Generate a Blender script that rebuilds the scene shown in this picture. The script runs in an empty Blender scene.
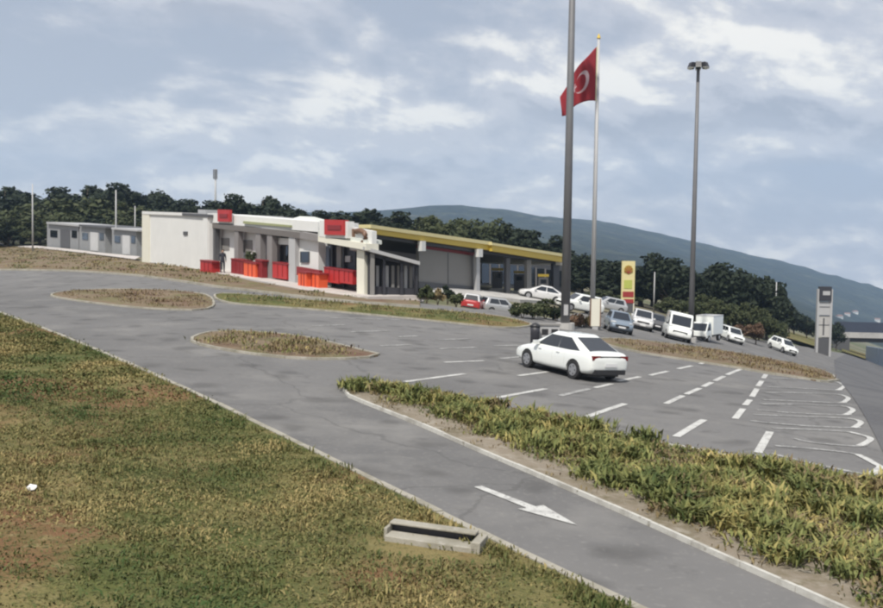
import bpy, bmesh, math, random
import numpy as np
from mathutils import Vector, Matrix, noise as mnoise
rnd = random.Random(7)
nrs = np.random.RandomState(11)
R = math.radians
scene = bpy.context.scene
C = scene.collection

# ------------------------------------------------------------------ camera
FPX, PITCH, ROLL, HC = 1000.0, R(2.9), R(0.9), 4.4
cam_d = bpy.data.cameras.new('camera')
cam = bpy.data.objects.new('camera', cam_d); C.objects.link(cam)
cam_d.sensor_width = 36.0
cam_d.lens = 36.0 * FPX / 883.0
cam_d.clip_start, cam_d.clip_end = 0.2, 20000
cam.matrix_world = Matrix.Translation((0, 0, HC)) @ Matrix.Rotation(math.pi/2 - PITCH, 4, 'X') @ Matrix.Rotation(ROLL, 4, 'Z')
scene.camera = cam
CAMROT = (Matrix.Rotation(math.pi/2 - PITCH, 3, 'X') @ Matrix.Rotation(ROLL, 3, 'Z'))

# ------------------------------------------------------------------ world, sun, exposure
SUN_EL, SUN_AZ = R(56), R(200)          # azimuth clockwise from +Y (the view direction)
world = bpy.data.worlds.new('World'); scene.world = world; world.use_nodes = True
wn, wl = world.node_tree.nodes, world.node_tree.links
for n in list(wn): wn.remove(n)
def W(t, **k):
    n = wn.new(t)
    for a, b in k.items(): setattr(n, a, b)
    return n
w_out = W('ShaderNodeOutputWorld'); w_bg = W('ShaderNodeBackground'); w_bg.inputs['Strength'].default_value = 0.10
wl.new(w_bg.outputs[0], w_out.inputs[0])
w_sky = W('ShaderNodeTexSky', sky_type='NISHITA', sun_disc=False)
w_sky.sun_elevation = SUN_EL; w_sky.sun_rotation = SUN_AZ; w_sky.air_density = 1.2; w_sky.dust_density = 2.0
w_tc = W('ShaderNodeTexCoord')
w_rot = W('ShaderNodeVectorRotate', rotation_type='Y_AXIS'); w_rot.inputs['Angle'].default_value = R(-7)
wl.new(w_tc.outputs['Generated'], w_rot.inputs['Vector'])
w_sep = W('ShaderNodeSeparateXYZ'); wl.new(w_rot.outputs[0], w_sep.inputs[0])
def WM(op, a, b=None, clamp=False):
    n = W('ShaderNodeMath', operation=op, use_clamp=clamp)
    for i, v in enumerate((a, b)):
        if v is None: continue
        if isinstance(v, (int, float)): n.inputs[i].default_value = v
        else: wl.new(v, n.inputs[i])
    return n.outputs[0]
den = WM('MAXIMUM', WM('ADD', w_sep.outputs['Z'], 0.42), 0.1)
w_comb = W('ShaderNodeCombineXYZ')
wl.new(WM('DIVIDE', w_sep.outputs['X'], den), w_comb.inputs[0])
wl.new(WM('DIVIDE', w_sep.outputs['Y'], den), w_comb.inputs[1])
def wnoise(scale, detail, rough, dist, off):
    m = W('ShaderNodeMapping'); m.inputs['Location'].default_value = off
    m.inputs['Scale'].default_value = (1.0, 1.15, 1.0)
    wl.new(w_comb.outputs[0], m.inputs['Vector'])
    n = W('ShaderNodeTexNoise'); n.inputs['Scale'].default_value = scale; n.inputs['Detail'].default_value = detail
    n.inputs['Roughness'].default_value = rough; n.inputs['Distortion'].default_value = dist
    wl.new(m.outputs[0], n.inputs['Vector'])
    return n.outputs['Fac']
SKY_OFF = (7.3, 2.9, 0)
def cover(dx, dy):
    o = (SKY_OFF[0] + dx, SKY_OFF[1] + dy, 0)
    a = wnoise(1.35, 11, 0.56, 0.15, o); b = wnoise(4.2, 7, 0.58, 0.3, (o[0] + 6.1, o[1] + 2.7, 0))
    return WM('ADD', WM('MULTIPLY', a, 0.66), WM('MULTIPLY', b, 0.34))
c0 = cover(0, 0); c1 = cover(-0.015, -0.06)
def wrange(v, a, b, ta=0.0, tb=1.0):
    n = W('ShaderNodeMapRange', interpolation_type='SMOOTHSTEP')
    for k, q in (('From Min', a), ('From Max', b), ('To Min', ta), ('To Max', tb)): n.inputs[k].default_value = q
    wl.new(v, n.inputs['Value']); return n.outputs['Result']
cl = wrange(c0, .42, .52)
slope = WM('SUBTRACT', c0, c1)
lit = WM('MULTIPLY', wrange(slope, .0, .06), wrange(c0, .44, .56))
dkn = WM('MULTIPLY', wrange(slope, -.01, -.08), wrange(c0, .40, .52))
def wmix(fac, a, b):
    n = W('ShaderNodeMix', data_type='RGBA')
    wl.new(fac, n.inputs['Factor'])
    for k, v in (('A', a), ('B', b)):
        if isinstance(v, tuple): n.inputs[k].default_value = (*v, 1)
        else: wl.new(v, n.inputs[k])
    return n.outputs['Result']
skyc = wmix(cl, (.385, .42, .495), (.585, .59, .63))
skyc = wmix(dkn, skyc, (.38, .40, .46))
skyc = wmix(lit, skyc, (.98, .94, .86))
skyc = wmix(wrange(w_sep.outputs['Z'], .26, -.06, 0.0, .35), skyc, (.66, .68, .72))
w_gain = W('ShaderNodeVectorMath', operation='SCALE'); w_gain.inputs['Scale'].default_value = 9.2
wl.new(skyc, w_gain.inputs[0])
w_mix = W('ShaderNodeMix', data_type='RGBA'); w_mix.inputs['Factor'].default_value = 0.9
wl.new(w_sky.outputs[0], w_mix.inputs['A']); wl.new(w_gain.outputs[0], w_mix.inputs['B'])
wl.new(w_mix.outputs['Result'], w_bg.inputs['Color'])

sun_d = bpy.data.lights.new('sun', 'SUN'); sun_d.energy = 3.6; sun_d.angle = R(1.5); sun_d.color = (1.0, 0.95, 0.87)
sun = bpy.data.objects.new('sun', sun_d); C.objects.link(sun)
sdir = Vector((math.sin(SUN_AZ)*math.cos(SUN_EL), math.cos(SUN_AZ)*math.cos(SUN_EL), math.sin(SUN_EL)))
sun.rotation_euler = sdir.to_track_quat('Z', 'Y').to_euler(); sun.location = (0, 0, 60)

vs = scene.view_settings
vs.view_transform, vs.look, vs.exposure, vs.gamma = 'Standard', 'None', 0.3, 1.0
scene.render.engine = 'CYCLES'
scene.cycles.use_denoising = True
scene.cycles.max_bounces = 6
scene.cycles.transparent_max_bounces = 8
scene.cycles.volume_bounces = 2
scene.cycles.filter_width = 2.3            # the soft lens of the small security camera

# ------------------------------------------------------------------ terrain and pixel helpers
def sstep(a, b, v):
    t = max(0.0, min(1.0, (v - a)/(b - a))); return t*t*(3 - 2*t)
def g(x, y):
    """height of the site: a hillside that rolls away to the right with distance"""
    if y <= 0: return 0.0
    u = max(-.6, min(.55, x/max(y, 8)))
    w = sstep(14, 84, y)
    z = y*(.0178 + (1 - w)*(-.035*u) + w*(-.1233*u - .2317*u*u))
    z -= .78*math.exp(-((x - 3.0)/6.5)**4 - ((y - 74.5)/6.0)**4)      # sunken car bays below the forecourt
    return z
def gn(x, y):
    d = 0.5
    return Vector((g(x-d, y) - g(x+d, y), g(x, y-d) - g(x, y+d), 2*d)).normalized()
def ray(px, py):
    v = CAMROT @ Vector(((px - 441.5)/FPX, (304.0 - py)/FPX, -1.0))
    return v / v.y
def G(px, py):
    """ground point seen at a place of the photograph"""
    d = ray(px, py)
    f = lambda y: HC + d.z*y - g(d.x*y, y)
    y = 5.0
    while f(y) > 0 and y < 4000: y *= 1.02
    lo, hi = y/1.02, y
    for _ in range(30):
        m = (lo + hi)/2
        if f(m) > 0: lo = m
        else: hi = m
    return Vector((d.x*lo, lo, g(d.x*lo, lo)))
def AT(px, py, y):
    d = ray(px, py); return Vector((d.x*y, y, HC + d.z*y))
def onground(px, y, pyguess=300):
    d = ray(px, pyguess); return Vector((d.x*y, y, g(d.x*y, y)))

# ------------------------------------------------------------------ materials
MATS = {}
def newmat(name):
    m = bpy.data.materials.new(name); m.use_nodes = True
    nt = m.node_tree
    b = nt.nodes['Principled BSDF']
    MATS[name] = m
    return m, nt, b
def mat(name, col, rough=0.6, var=0.12, scale=3.0, metal=0.0, bump=0.0, emit=None, spec=0.5, coat=0.0):
    m, nt, b = newmat(name)
    b.inputs['Roughness'].default_value = rough; b.inputs['Metallic'].default_value = metal
    b.inputs['Specular IOR Level'].default_value = spec
    b.inputs['Coat Weight'].default_value = coat
    geo = nt.nodes.new('ShaderNodeNewGeometry')
    n = nt.nodes.new('ShaderNodeTexNoise'); n.inputs['Scale'].default_value = scale; n.inputs['Detail'].default_value = 5
    n.inputs['Roughness'].default_value = 0.65
    nt.links.new(geo.outputs['Position'], n.inputs['Vector'])
    mx = nt.nodes.new('ShaderNodeMix'); mx.data_type = 'RGBA'
    mx.inputs['A'].default_value = (*[max(0, c*(1 - var)) for c in col], 1)
    mx.inputs['B'].default_value = (*[min(1, c*(1 + var)) for c in col], 1)
    nt.links.new(n.outputs['Fac'], mx.inputs['Factor']); nt.links.new(mx.outputs['Result'], b.inputs['Base Color'])
    if bump:
        bp = nt.nodes.new('ShaderNodeBump'); bp.inputs['Strength'].default_value = bump; bp.inputs['Distance'].default_value = 0.02
        nt.links.new(n.outputs['Fac'], bp.inputs['Height']); nt.links.new(bp.outputs[0], b.inputs['Normal'])
    if emit:
        b.inputs['Emission Color'].default_value = (*emit[0], 1); b.inputs['Emission Strength'].default_value = emit[1]
    return m
def patchmat(name, layers, rough=0.95, bump=0.5, bscale=30.0, bdist=0.03):
    """layers: [(colour, noise scale, low, high)] the first is the base, each next covers it where its noise is high"""
    m, nt, b = newmat(name); N, L = nt.nodes, nt.links
    b.inputs['Roughness'].default_value = rough; b.inputs['Specular IOR Level'].default_value = 0.15
    geo = N.new('ShaderNodeNewGeometry')
    prev = None
    for i, (col, sc, lo, hi) in enumerate(layers):
        if i == 0:
            rgb = N.new('ShaderNodeRGB'); rgb.outputs[0].default_value = (*col, 1); prev = rgb.outputs[0]; continue
        mp = N.new('ShaderNodeMapping'); mp.inputs['Location'].default_value = (i*13.7, i*5.1, i*2.2)
        L.new(geo.outputs['Position'], mp.inputs['Vector'])
        n = N.new('ShaderNodeTexNoise'); n.inputs['Scale'].default_value = sc; n.inputs['Detail'].default_value = 6; n.inputs['Roughness'].default_value = 0.62
        L.new(mp.outputs[0], n.inputs['Vector'])
        mr = N.new('ShaderNodeMapRange'); mr.inputs['From Min'].default_value = lo; mr.inputs['From Max'].default_value = hi
        L.new(n.outputs['Fac'], mr.inputs['Value'])
        mx = N.new('ShaderNodeMix'); mx.data_type = 'RGBA'
        L.new(mr.outputs['Result'], mx.inputs['Factor']); L.new(prev, mx.inputs['A']); mx.inputs['B'].default_value = (*col, 1)
        prev = mx.outputs['Result']
    L.new(prev, b.inputs['Base Color'])
    if bump:
        n = N.new('ShaderNodeTexNoise'); n.inputs['Scale'].default_value = bscale; n.inputs['Detail'].default_value = 4
        L.new(geo.outputs['Position'], n.inputs['Vector'])
        bp = N.new('ShaderNodeBump'); bp.inputs['Strength'].default_value = bump; bp.inputs['Distance'].default_value = bdist
        L.new(n.outputs['Fac'], bp.inputs['Height']); L.new(bp.outputs[0], b.inputs['Normal'])
    return m
M_asph = patchmat('asphalt', [((.165, .162, .160), 1, 0, 1), ((.135, .133, .132), .12, .42, .62), ((.205, .200, .192), .35, .50, .72), ((.115, .113, .112), 1.3, .58, .75), ((.215, .21, .2), 9, .56, .75)], rough=.9, bump=.35, bscale=60, bdist=.01)
nt = M_asph.node_tree; b_ = nt.nodes['Principled BSDF']; N_, L_ = nt.nodes, nt.links
src = b_.inputs['Base Color'].links[0].from_socket
geo_ = N_.new('ShaderNodeNewGeometry'); nz = N_.new('ShaderNodeTexNoise'); nz.inputs['Scale'].default_value = .5; nz.inputs['Detail'].default_value = 4
L_.new(geo_.outputs['Position'], nz.inputs['Vector'])
va = N_.new('ShaderNodeVectorMath'); va.operation = 'MULTIPLY_ADD'; va.inputs[1].default_value = (2.2, 2.2, 0)
L_.new(nz.outputs['Color'], va.inputs[0]); L_.new(geo_.outputs['Position'], va.inputs[2])
vo = N_.new('ShaderNodeTexVoronoi'); vo.feature = 'DISTANCE_TO_EDGE'; vo.inputs['Scale'].default_value = .16; vo.voronoi_dimensions = '2D'
L_.new(va.outputs[0], vo.inputs['Vector'])
mr_ = N_.new('ShaderNodeMapRange'); mr_.inputs['From Min'].default_value = .004; mr_.inputs['From Max'].default_value = .010; mr_.inputs['To Min'].default_value = .28; mr_.inputs['To Max'].default_value = 0
L_.new(vo.outputs['Distance'], mr_.inputs['Value'])
mx_ = N_.new('ShaderNodeMix'); mx_.data_type = 'RGBA'; mx_.inputs['B'].default_value = (.055, .054, .052, 1)
L_.new(mr_.outputs['Result'], mx_.inputs['Factor']); L_.new(src, mx_.inputs['A'])
vs_ = N_.new('ShaderNodeTexVoronoi'); vs_.voronoi_dimensions = '2D'; vs_.inputs['Scale'].default_value = .42; L_.new(va.outputs[0], vs_.inputs['Vector'])
mr2 = N_.new('ShaderNodeMapRange'); mr2.inputs['From Min'].default_value = .07; mr2.inputs['From Max'].default_value = .22; mr2.inputs['To Min'].default_value = .5; mr2.inputs['To Max'].default_value = 0
L_.new(vs_.outputs['Distance'], mr2.inputs['Value'])
mx2 = N_.new('ShaderNodeMix'); mx2.data_type = 'RGBA'; mx2.inputs['B'].default_value = (.075, .073, .072, 1)
L_.new(mr2.outputs['Result'], mx2.inputs['Factor']); L_.new(mx_.outputs['Result'], mx2.inputs['A']); L_.new(mx2.outputs['Result'], b_.inputs['Base Color'])
M_asph2 = patchmat('asphalt_highway', [((.125, .125, .128), 1, 0, 1), ((.10, .10, .105), .2, .45, .6), ((.16, .16, .16), 5, .55, .8)], rough=.9, bump=.3, bscale=60, bdist=.01)
M_turf = patchmat('turf', [((.105, .115, .038), 1, 0, 1), ((.22, .18, .08), .30, .44, .58), ((.068, .088, .028), .42, .46, .66), ((.19, .105, .055), .24, .53, .64), ((.27, .225, .11), 3.2, .54, .74), ((.06, .07, .025), 7, .55, .72)], bscale=24, bump=.9, bdist=.06)
M_dirt = patchmat('dry_soil', [((.19, .145, .10), 1, 0, 1), ((.15, .14, .07), .6, .47, .62), ((.25, .19, .13), 1.7, .52, .72), ((.14, .085, .06), .35, .52, .68)], bscale=20, bump=.8, bdist=.05)
M_soil = patchmat('pale_soil', [((.24, .205, .16), 1, 0, 1), ((.17, .145, .10), .9, .46, .62), ((.33, .30, .25), 3.1, .52, .72), ((.14, .12, .07), 1.6, .56, .7)], bscale=25, bump=.6, bdist=.04)
M_field = patchmat('open_ground', [((.16, .15, .10), 1, 0, 1), ((.09, .11, .05), .02, .45, .6), ((.22, .19, .13), .05, .52, .66), ((.26, .25, .22), .3, .58, .7)], bump=.2, bscale=3, bdist=.1)
M_kerb = patchmat('kerb_concrete', [((.34, .32, .27), 1, 0, 1), ((.24, .225, .18), 1.1, .45, .65), ((.42, .40, .36), 6, .55, .75)], rough=.9, bump=.3)
M_kerbw = patchmat('kerb_pale', [((.50, .49, .45), 1, 0, 1), ((.32, .305, .27), 1.4, .46, .64), ((.22, .2, .16), 5, .58, .7)], rough=.85, bump=.2)
M_conc = patchmat('concrete', [((.46, .45, .43), 1, 0, 1), ((.36, .35, .34), .5, .45, .65), ((.54, .52, .50), 4, .55, .75)], rough=.85, bump=.2)
M_paving = patchmat('pale_paving', [((.52, .48, .45), 1, 0, 1), ((.42, .40, .38), .5, .45, .65)], rough=.85, bump=.2)
M_paint = patchmat('road_paint', [((.52, .52, .50), 1, 0, 1), ((.34, .335, .325), 2.4, .46, .66), ((.20, .195, .19), 14, .55, .68)], rough=.8, bump=0)
M_paintworn = patchmat('road_paint_worn', [((.38, .38, .37), 1, 0, 1), ((.22, .22, .215), 1.6, .44, .62), ((.175, .17, .168), 11, .48, .62)], rough=.85, bump=0)
M_white = mat('white_wall', (.68, .68, .66), .75, .10, .8)
M_cream = mat('cream_paint', (.70, .68, .58), .7, .06, 1.2)
M_greyw = mat('grey_cladding', (.23, .222, .21), .75, .07, .5)
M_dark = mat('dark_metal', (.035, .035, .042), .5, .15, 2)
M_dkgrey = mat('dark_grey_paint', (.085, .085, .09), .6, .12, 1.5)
M_beam = mat('brown_grey_beam', (.15, .135, .125), .6, .12, 1.5)
M_taupe = mat('taupe_column', (.22, .205, .20), .6, .1, 1.5)
M_glass = mat('dark_glass', (.02, .024, .03), .08, .2, .5, spec=.8)
M_red = mat('red_panel', (.42, .026, .024), .45, .10, 2)
M_dkred = mat('dark_red_panel', (.22, .018, .020), .5, .15, 2)
M_orange = mat('orange_panel', (.68, .105, .035), .5, .10, 2)
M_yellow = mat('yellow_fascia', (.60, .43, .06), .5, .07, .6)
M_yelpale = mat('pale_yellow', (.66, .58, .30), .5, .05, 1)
M_roofgrey = mat('pale_roof', (.58, .60, .56), .7, .08, .7)
M_steel = mat('galvanised_steel', (.15, .15, .155), .6, .2, 1.2, metal=.15)
M_steelw = mat('grey_painted_steel', (.42, .42, .42), .5, .08, 1.5)
M_steelw2 = mat('pale_grey_panel', (.52, .52, .52), .7, .12, 1.5)
M_shed = mat('shed_grey', (.25, .255, .26), .75, .2, 1.2)
M_brown = mat('brown_metal', (.16, .085, .05), .5, .1, 2)
M_green = mat('sign_green', (.42, .46, .10), .5, .1, 2)
M_moss = mat('moss_paint', (.30, .32, .17), .7, .15, 2)
M_amber = mat('sign_amber', (.36, .26, .03), .5, .1, 2)
M_signred = mat('sign_red', (.30, .03, .03), .5, .1, 2)
M_blue = mat('blue_grey_panel', (.16, .20, .26), .6, .1, .6)
M_navy = mat('navy_panel', (.045, .055, .085), .6, .15, .6)
M_tyre = mat('tyre_rubber', (.02, .02, .021), .85, .2, 6)
M_rim = mat('alloy_rim', (.45, .45, .46), .35, .1, 6, metal=.7)
M_carw = mat('car_white', (.78, .80, .77), .25, .02, 1, coat=.6)
M_cargrey = mat('car_silver', (.46, .47, .48), .3, .03, 1, metal=.3, coat=.5)
M_carred = mat('car_red', (.42, .035, .035), .3, .05, 1, coat=.5)
M_carblue = mat('car_blue_grey', (.20, .25, .31), .3, .05, 1, metal=.2, coat=.5)
M_carpale = mat('car_pale', (.62, .62, .62), .3, .03, 1, coat=.5)
M_lamp = mat('lamp_glass', (.62, .63, .62), .15, .05, 3)
M_tail = mat('tail_lamp', (.16, .012, .012), .2, .1, 3)
M_trim = mat('black_trim', (.025, .025, .027), .45, .1, 4)
M_plate = mat('number_plate', (.7, .7, .7), .5, .03, 3)
M_bark = mat('bark', (.09, .07, .05), .9, .3, 4, bump=.5)
M_skin = mat('skin', (.42, .27, .20), .6, .05, 5)
M_cloth = mat('dark_cloth', (.03, .032, .045), .9, .2, 5)
M_hair = mat('dark_hair', (.02, .016, .013), .7, .2, 9)
M_paper = mat('white_paper', (.85, .85, .84), .8, .04, 5)
M_tile = mat('roof_tile', (.22, .13, .10), .8, .15, 1)
def leafmat(name, c1, c2, c3, nw=.75, no=-.12, nsc=1.1):
    m, nt, b = newmat(name); N, L = nt.nodes, nt.links
    b.inputs['Roughness'].default_value = .7; b.inputs['Specular IOR Level'].default_value = .2
    geo = N.new('ShaderNodeNewGeometry'); oi = N.new('ShaderNodeObjectInfo')
    ramp = N.new('ShaderNodeValToRGB'); ramp.color_ramp.elements[0].color = (*c1, 1); ramp.color_ramp.elements[1].color = (*c3, 1)
    e = ramp.color_ramp.elements.new(.5); e.color = (*c2, 1)
    n = N.new('ShaderNodeTexNoise'); n.inputs['Scale'].default_value = nsc; n.inputs['Detail'].default_value = 3
    L.new(geo.outputs['Position'], n.inputs['Vector'])
    a = N.new('ShaderNodeMath'); a.operation = 'MULTIPLY_ADD'; a.inputs[1].default_value = .45
    L.new(geo.outputs['Random Per Island'], a.inputs[0])
    s = N.new('ShaderNodeMath'); s.operation = 'MULTIPLY_ADD'; s.inputs[1].default_value = nw; s.inputs[2].default_value = no
    L.new(n.outputs['Fac'], s.inputs[0]); L.new(s.outputs[0], a.inputs[2])
    L.new(a.outputs[0], ramp.inputs[0]); L.new(ramp.outputs[0], b.inputs['Base Color'])
    return m
M_leafdk = leafmat('leaves_dark', (.011, .018, .011), (.020, .029, .016), (.038, .047, .024))
M_leafmd = leafmat('leaves_olive', (.030, .042, .018), (.052, .063, .027), (.085, .088, .04))
M_leafbr = leafmat('leaves_bronze', (.10, .055, .04), (.13, .08, .05), (.13, .11, .06))
M_grass = leafmat('grass_blades', (.045, .080, .022), (.150, .140, .052), (.38, .29, .13), 2.0, -.80, .42)
M_weed = leafmat('weed_leaves', (.05, .078, .024), (.18, .19, .065), (.46, .36, .14), 1.7, -.62, .9)
M_weedbr = leafmat('weed_dry', (.12, .075, .05), (.19, .15, .075), (.30, .24, .13))

# ------------------------------------------------------------------ object helpers
def tag(o, label=None, cat=None, group=None, kind=None):
    if label: o['label'] = label
    if cat: o['category'] = cat
    if group: o['group'] = group
    if kind: o['kind'] = kind
    return o
def empty(name, loc=(0, 0, 0), label=None, cat=None, group=None):
    o = bpy.data.objects.new(name, None); C.objects.link(o); o.location = loc; o.empty_display_size = .3
    return tag(o, label, cat, group)
class MB:
    """collects faces; build() links them as one mesh object (world coordinates, moved to the parent's base)"""
    def __init__(s): s.v, s.f, s.m, s.uv = [], [], [], None
    def add(s, vs_, fs, mi=0):
        o = len(s.v); s.v += [tuple(p) for p in vs_]; s.f += [tuple(i + o for i in f) for f in fs]; s.m += [mi]*len(fs); return s
    def box8(s, p, mi=0):
        return s.add(p, [(0, 3, 2, 1), (4, 5, 6, 7), (0, 1, 5, 4), (1, 2, 6, 5), (2, 3, 7, 6), (3, 0, 4, 7)], mi)
    def box(s, c, d, mi=0, rz=0):
        hx, hy, hz = d[0]/2, d[1]/2, d[2]/2; ca, sa = math.cos(rz), math.sin(rz)
        P = []
        for z in (-hz, hz):
            for x, y in ((-hx, -hy), (hx, -hy), (hx, hy), (-hx, hy)):
                P.append((c[0] + ca*x - sa*y, c[1] + sa*x + ca*y, c[2] + z))
        return s.box8(P, mi)
    def tube(s, path, radii, n=10, mi=0, cap=True):
        rings = []; path = [Vector(p) for p in path]
        vs_ = []
        for i, p in enumerate(path):
            d = (path[min(i+1, len(path)-1)] - path[max(i-1, 0)]).normalized()
            a = d.orthogonal().normalized() if abs(d.z) < .9 else Vector((1, 0, 0)); a = (a - d*a.dot(d)).normalized(); b = d.cross(a)
            for k in range(n):
                t = 2*math.pi*k/n; vs_.append(p + (a*math.cos(t) + b*math.sin(t))*radii[i])
        fs = []
        for i in range(len(path)-1):
            for k in range(n):
                fs.append((i*n + k, i*n + (k+1) % n, (i+1)*n + (k+1) % n, (i+1)*n + k))
        if cap:
            fs.append(tuple(range(n))[::-1]); fs.append(tuple((len(path)-1)*n + k for k in range(n)))
        return s.add(vs_, fs, mi)
    def build(s, name, mats, parent=None, smooth=False):
        me = bpy.data.meshes.new(name)
        off = Vector(parent.location) if parent is not None and parent.parent is None else (Vector(parent.parent.location) if parent is not None else Vector((0, 0, 0)))
        if getattr(s, 'local', False): off = Vector((0, 0, 0))
        me.from_pydata([(a - off.x, b - off.y, c - off.z) for a, b, c in s.v], [], s.f)
        if not isinstance(mats, (list, tuple)): mats = [mats]
        for m in mats: me.materials.append(m)
        if len(mats) > 1: me.polygons.foreach_set('material_index', s.m)
        if smooth: me.polygons.foreach_set('use_smooth', [True]*len(me.polygons))
        me.update()
        o = bpy.data.objects.new(name, me); C.objects.link(o); o.parent = parent
        return o
class LMB(MB):
    local = True
def fastmesh(name, verts, faces_n, nper, mats, parent=None, mi=None):
    """numpy mesh: verts (N,3); every face takes nper consecutive vertices"""
    me = bpy.data.meshes.new(name); nv = len(verts)
    me.vertices.add(nv); me.vertices.foreach_set('co', np.asarray(verts, dtype=np.float32).ravel())
    me.loops.add(nv); me.loops.foreach_set('vertex_index', np.arange(nv, dtype=np.int32))
    me.polygons.add(faces_n); me.polygons.foreach_set('loop_start', np.arange(0, nv, nper, dtype=np.int32))
    me.polygons.foreach_set('loop_total', np.full(faces_n, nper, dtype=np.int32))
    for m in mats: me.materials.append(m)
    if mi is not None: me.polygons.foreach_set('material_index', np.asarray(mi, dtype=np.int32))
    me.update(calc_edges=True); me.validate()
    o = bpy.data.objects.new(name, me); C.objects.link(o); o.parent = parent
    return o
def copy_tree(o, parent=None):
    c = o.copy(); C.objects.link(c); c.parent = parent
    for ch in o.children: copy_tree(ch, c)
    return c
def inpoly(x, y, P):
    r = False; j = len(P) - 1
    for i in range(len(P)):
        xi, yi, xj, yj = P[i][0], P[i][1], P[j][0], P[j][1]
        if (yi > y) != (yj > y) and x < (xj - xi)*(y - yi)/(yj - yi) + xi: r = not r
        j = i
    return r
def gpoly(pts): return [tuple(G(*p)[:2]) for p in pts]
def smoothline(P, n=6, closed=False):
    """Catmull-Rom through world points"""
    P = [Vector(p[:2]) for p in P]; out = []; N = len(P)
    for i in range(N if closed else N - 1):
        if closed: a, b, c, d = P[(i-1) % N], P[i], P[(i+1) % N], P[(i+2) % N]
        else: a, b, c, d = P[max(i-1, 0)], P[i], P[i+1], P[min(i+2, N-1)]
        for k in range(n):
            t = k/n
            out.append(.5*((2*b) + (c - a)*t + (2*a - 5*b + 4*c - d)*t*t + (3*b - a - 3*c + d)*t**3))
    if not closed: out.append(P[-1])
    return [tuple(p) for p in out]
def sheet(name, poly, off, material, cell=1.5, skirt=0.0, rough=0.0, label=None):
    bm = bmesh.new()
    vs_ = [bm.verts.new((p[0], p[1], 0)) for p in poly]; f = bm.faces.new(vs_)
    if f.normal.z < 0 or True:
        bm.normal_update()
        if f.normal.z < 0: f.normal_flip()
    xs = [p[0] for p in poly]; ys = [p[1] for p in poly]
    for ax, lo, hi in ((0, min(xs), max(xs)), (1, min(ys), max(ys))):
        k = math.ceil(lo/cell)*cell + .013
        while k < hi:
            no = (1, 0, 0) if ax == 0 else (0, 1, 0); co = (k, 0, 0) if ax == 0 else (0, k, 0)
            bmesh.ops.bisect_plane(bm, geom=bm.verts[:] + bm.edges[:] + bm.faces[:], plane_co=co, plane_no=no, dist=1e-5)
            k += cell
    bmesh.ops.triangulate(bm, faces=[f for f in bm.faces if len(f.verts) > 4])
    for v in bm.verts:
        b = v.is_boundary
        v.co.z = g(v.co.x, v.co.y) + off + (0 if b else rough*rnd.uniform(-1, 1))
    if skirt:
        r = bmesh.ops.extrude_edge_only(bm, edges=[e for e in bm.edges if e.is_boundary])
        for v in r['geom']:
            if isinstance(v, bmesh.types.BMVert): v.co.z -= skirt
    me = bpy.data.meshes.new(name); bm.to_mesh(me); bm.free(); me.materials.append(material)
    o = bpy.data.objects.new(name, me); C.objects.link(o); o['kind'] = 'structure'
    return o
def kerb(name, line, material, w=.16, h=.12, side=1, parent=None, step=1.0, base=-.12, closed=False):
    """a row of kerb stones along a world polyline, each about step long"""
    P = [Vector(p[:2]) for p in line]
    if closed: P.append(P[0])
    acc = [0]
    for i in range(1, len(P)): acc.append(acc[-1] + (P[i] - P[i-1]).length)
    def at(d):
        d = max(0, min(acc[-1], d))
        for i in range(1, len(P)):
            if d <= acc[i] + 1e-9:
                t = (d - acc[i-1])/max(1e-6, acc[i] - acc[i-1]); return P[i-1].lerp(P[i], t)
        return P[-1]
    def nrm(d):
        t = (at(d + .3) - at(d - .3)).normalized(); return Vector((-t.y, t.x))*side
    n = max(1, round(acc[-1]/step)); st = acc[-1]/n
    m = MB()
    for k in range(n):
        a, b = k*st + .006, (k+1)*st - .006
        pa, pb = at(a), at(b); na, nb = nrm(a), nrm(b)
        dz = rnd.uniform(-.008, .008)
        q = []
        for z, ins in ((base, 0), (h + dz, .015)):
            for p, nn, o in ((pa, na, 0 + ins), (pb, nb, 0 + ins), (pb, nb, w - ins), (pa, na, w - ins)):
                c = p + nn*o; q.append((c.x, c.y, g(c.x, c.y) + z))
        m.box8(q)
    o = m.build(name, material, parent); 
    if parent is None: o['kind'] = 'structure'
    return o

# ------------------------------------------------------------------ the ground
ys = [-25, -12, -4, 0, 3, 6]
y = 8.0
while y < 3250: ys.append(y); y *= 1.016 if y < 300 else 1.06
us = [-1.4 + .0125*i for i in range(int(2.9/.0125))]
vsx, fsx = [], []
for yy in ys:
    for u in us:
        x = u*max(yy, 22)
        vsx.append((x, yy, g(x, yy) - (.15 if yy < 260 else .15)))
nu = len(us)
for i in range(len(ys)-1):
    for j in range(nu-1):
        fsx.append((i*nu + j, i*nu + j + 1, (i+1)*nu + j + 1, (i+1)*nu + j))
m = MB(); m.v, m.f, m.m = vsx, fsx, [0]*len(fsx)
o = m.build('ground', M_field, None, smooth=True); tag(o, kind='structure')

edgeL_px = [(-120, 274), (-60, 294), (0, 315), (60, 338), (130, 368), (200, 400), (300, 450), (400, 500), (480, 541), (560, 580), (620, 609), (740, 668)]
edgeL = smoothline(gpoly(edgeL_px), 4)
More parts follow.
